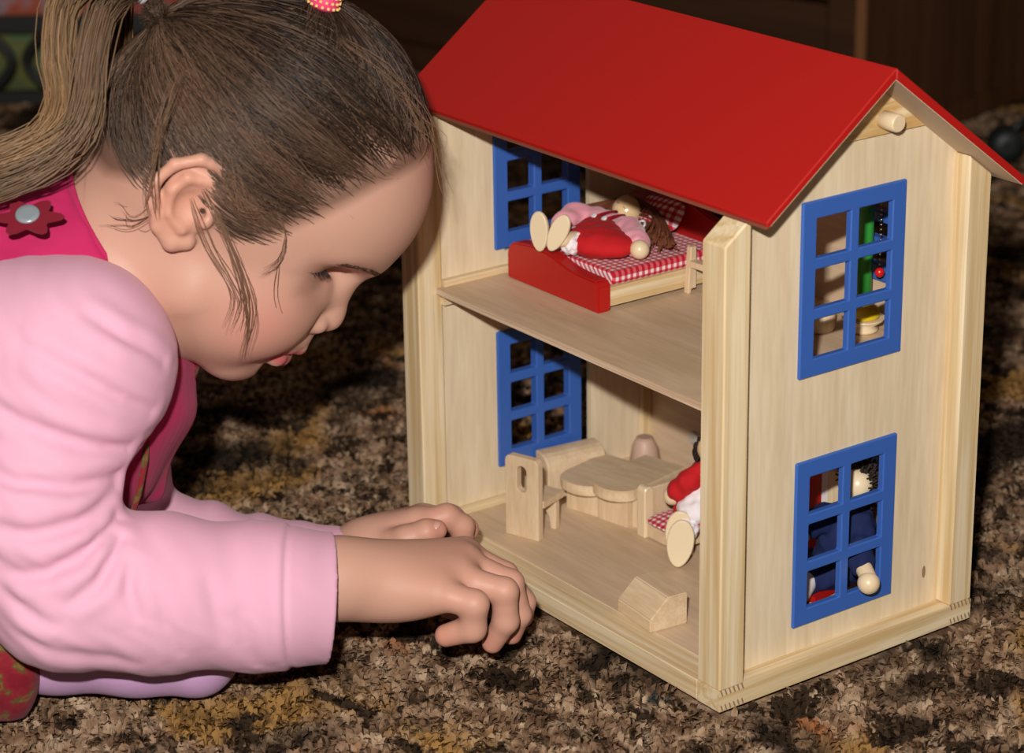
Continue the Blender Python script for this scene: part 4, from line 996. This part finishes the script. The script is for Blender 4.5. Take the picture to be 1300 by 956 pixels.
CREASES = [   # (points on the near surface, depth mm, width mm)
    ([(-.2120, -.112, .158), (-.232, -.136, .160), (-.262, -.146, .168), (-.298, -.135, .182)], 3.2, 4.5),
    ([(-.2130, -.115, .152), (-.228, -.143, .144), (-.255, -.155, .142), (-.290, -.150, .150)], 3.2, 4.5),
    ([(-.2050, -.108, .170), (-.222, -.128, .180), (-.250, -.134, .193), (-.282, -.124, .208)], 3.0, 4.5),
    ([(-.1950, -.100, .190), (-.208, -.118, .205), (-.230, -.126, .222), (-.262, -.118, .238)], 2.4, 4.5),
    ([(-.1900, -.090, .215), (-.205, -.108, .235), (-.228, -.108, .250)], 2.0, 4.),
    ([(-.2140, -.124, .138), (-.228, -.150, .128), (-.248, -.162, .122), (-.275, -.160, .120)], 3.0, 4.5),
    ([(-.2120, -.132, .126), (-.222, -.154, .112), (-.238, -.166, .104)], 2.8, 4.),
    ([(-.2060, -.142, .118), (-.205, -.150, .104), (-.200, -.153, .090)], 2.0, 4.),
    ([(-.1900, -.146, .100), (-.186, -.151, .084), (-.180, -.146, .066)], 1.2, 4.),
    ([(-.2600, -.166, .085), (-.232, -.164, .070), (-.200, -.150, .060)], 1.5, 5.),
    ([(-.1500, -.134, .085), (-.146, -.134, .068), (-.142, -.126, .050)], 1.4, 4.5),
    ([(-.1650, -.138, .105), (-.162, -.140, .088), (-.158, -.136, .070)], 1.0, 4.5),
    ([(-.2700, -.155, .110), (-.256, -.165, .100), (-.240, -.168, .092)], 2.2, 4.)]
def snap(F, pts, n_=12):
    pts = np.array([g3(p) for p in pts]); t_ = np.linspace(0, len(pts)-1, n_); P = np.stack([np.interp(t_, range(len(pts)), pts[:, i]) for i in range(3)], 1)
    for _ in range(6):
        for k in range(n_):
            i = np.clip(np.round((P[k]-F.lo)/F.h).astype(int), 1, np.array(F.n)-2); v = F.g[tuple(i)]
            gr = np.array([F.g[i[0]+1, i[1], i[2]]-F.g[i[0]-1, i[1], i[2]], F.g[i[0], i[1]+1, i[2]]-F.g[i[0], i[1]-1, i[2]], F.g[i[0], i[1], i[2]+1]-F.g[i[0], i[1], i[2]-1]])
            P[k] -= gr/(np.linalg.norm(gr)+1e-9)*np.clip(v, -.006, .006)
    return P-np.array([.25, 0, 0])
CREASES = [(snap(F, p_), d__*.85, w__) for p_, d__, w__ in CREASES]
def sleeve_relief(P):
    x, y, z = P[:, 0]-.25, P[:, 1], P[:, 2]
    t_ = np.clip((x+.24)/.14, 0, 1)
    d_ = np.sin(x*150+z*70+1.2*np.sin(z*60+y*40))*.35*(1-.75*t_)+np.sin(z*130-x*60+y*50)*.25*(1-.6*t_)
    d_ += .18*np.sin(x*420+z*260+2*np.sin(z*150))*(1-.5*t_)
    d_ += 1.1*np.exp(-((x+.1250)/.0014)**2)*(y < 0)-.45*np.exp(-((x+.1285)/.0022)**2)*(y < 0)      # hem seam
    d_ += (y > .01)*(np.sin(x*230+z*60)*1.3)*np.clip((-x-.10)/.05, 0, 1)                          # bunched left sleeve
    Pw = np.stack([x, y, z], 1)
    for pts, dep_, wd_ in CREASES:
        q_, p_ = seglen(Pw, pts); e_ = np.sin(np.pi*np.clip(p_*.9+.1, 0, 1))**.6
        d_ += 1.25*dep_*e_*np.exp(-(q_/(wd_*.00085))**2) - dep_*.75*e_*np.exp(-((q_-wd_*.0021)/(wd_*.0012))**2)
    return d_
F.warp(sleeve_relief, .001)
# hollow cuffs
F.cap(g3((-.118, -.086, .0710)), g3((-.070, -.070, .0620)), .0335, .0360, .0015, '-')
F.cap(g3((-.110, .046, .0272)), g3((-.060, .030, .0275)), .0240, .0265, .0015, '-')
def cutplane(p, n_, lo, hi):
    n_ = np.array(n_, float); n_ /= np.linalg.norm(n_); sl, X, Y, Z = F.sub(np.array(g3(lo)), np.array(g3(hi)), 0); p = g3(p)
    d_ = ((X-p[0])*n_[0]+(Y-p[1])*n_[1]+(Z-p[2])*n_[2]); F.g[sl] = np.maximum(F.g[sl], d_.astype(np.float32))
cutplane((-.1045, -.082, .0685), (.97, .14, -.12), (-.125, -.185, 0), (-.05, -.02, .15))
cutplane((-.0840, .036, .0275), (.97, -.22, -.02), (-.12, -.02, 0), (-.05, .12, .12))
blob('shirt', F, SHIRT, girl)
# pinafore: bib and back of magenta corduroy, floral skirt
F = Field(g3((-.46, -.145, -.002)), g3((-.165, .145, .320)), .0021)
F.cap(g3((-.272, .004, .225)), g3((-.218, .004, .258)), .062, .0535, .02)
F.ell(g3((-.262, .008, .195)), (.076, .088, .082), .03); F.ell(g3((-.264, .010, .148)), (.068, .080, .060), .02)
F.ell(g3((-.300, .006, .215)), (.085, .092, .075), .03)
F.cap(g3((-.275, .008, .180)), g3((-.335, .0, .085)), .082, .082, .03)
F.cap(g3((-.190, .0, .180)), g3((-.213, .005, .100)), .0045, .0045, .012)
# collar opening and armhole
F.plane(g3((-.2150, -.0, .2514)), (.844, -.02, .537), .003)
F.ell(g3((-.240, -.085, .200)), (.050, .040, .052), .006, None, '-')
def cord(P): return np.sin(P[:, 1]*900+P[:, 0]*120)*.12+np.sin(P[:, 0]*60+P[:, 2]*90+P[:, 1]*40)*1.3+np.sin(P[:, 2]*170-P[:, 0]*120+P[:, 1]*60)*.7
F.warp(cord, .0010)
pin = blob('pinafore', F, CORD, girl)
def ring_pts(c, n_, r, k=40):
    n_ = Vector(n_).normalized(); a = n_.orthogonal().normalized(); b = n_.cross(a); return [Vector(g3(c))+(a*math.cos(t)+b*math.sin(t))*r for t in [2*math.pi*i/k for i in range(k+1)]]
o = tube('collar_piping', ring_pts((-.2165, .004, .2550), (.844, -.02, .537), .0545), .0018, CORD, pin, 6)
tube('bib_edging', gl([(-.1835, -.020, .2050), (-.1800, -.012, .1960), (-.1815, -.004, .1840), (-.1860, .0, .168)]), [.0030, .0036, .0034, .0020], FLORAL, pin, 8)['label'] = 'floral edging of the bib'
tube('side_edging', gl([(-.2060, -.045, .158), (-.2080, -.050, .140), (-.2130, -.050, .120), (-.2200, -.048, .100)]), .0018, FLORAL, pin, 8)['label'] = 'floral side edging'
F = Field(g3((-.47, -.145, 0)), g3((-.225, .135, .150)), .0022)
F.ell(g3((-.350, -.010, .062)), (.0880, .112, .072), .01)
F.cap(g3((-.36, -.060, .050)), g3((-.318, -.072, .042)), .066, .056, .02)
F.warp(lambda P: np.sin(np.arctan2(P[:, 1]+.01, P[:, 0]-(-.35+.25))*16)*np.clip((.11-P[:, 2])/.1, 0, 1)*3, .0014)
F.plane((0, 0, .004), (0, 0, -1))
tag(blob('skirt', F, FLORAL, pin), 'red floral skirt')
bt = lathe('button', [(.0060, 0), (.0068, .0010), (.0060, .0020), (.0030, .0016)], mat('grey_blue_button', (.33, .38, .42), .25, .6, metal=.3), pin, 24, M=Matrix.Rotation(.55, 4, 'X'), loc=g3((-.2585, -.0700, .2915)))
# flower-shaped patch below the button
bm = bmesh.new(); P_ = Matrix.Translation(g3((-.2580, -.0705, .2900))) @ Matrix.Rotation(.55, 4, 'X'); vs = []
for i in range(40):
    a = 2*math.pi*i/40; r_ = .0135*(1+.25*math.cos(a*6)); vs.append(bm.verts.new(P_ @ Vector((r_*1.15*math.cos(a), r_*.8*math.sin(a), 0))))
fc = bm.faces.new(vs); r_ = bmesh.ops.extrude_face_region(bm, geom=[fc]); bmesh.ops.translate(bm, vec=P_.to_3x3() @ Vector((0, 0, .0012)), verts=[v for v in r_['geom'] if isinstance(v, bmesh.types.BMVert)])
done(bm, 'flower_patch', cloth('deep_red_felt', (.20, .010, .025)), pin)
# tights: kneeling legs
F = Field(g3((-.47, -.12, 0)), g3((-.115, .10, .115)), .0024)
F.cap(g3((-.36, -.050, .055)), g3((-.188, -.064, .0370)), .050, .0350, .01); F.cap(g3((-.190, -.062, .034)), g3((-.42, -.030, .028)), .030, .026, .006)
F.cap(g3((-.37, .050, .055)), g3((-.250, .045, .0350)), .046, .0300, .01); F.cap(g3((-.252, .043, .030)), g3((-.42, .035, .028)), .028, .026, .006)
F.warp(lambda P: np.sin(P[:, 0]*140+P[:, 2]*60), .0010); F.plane((0, 0, .0035), (0, 0, -1), .004)
blob('tights', F, LILAC, girl)
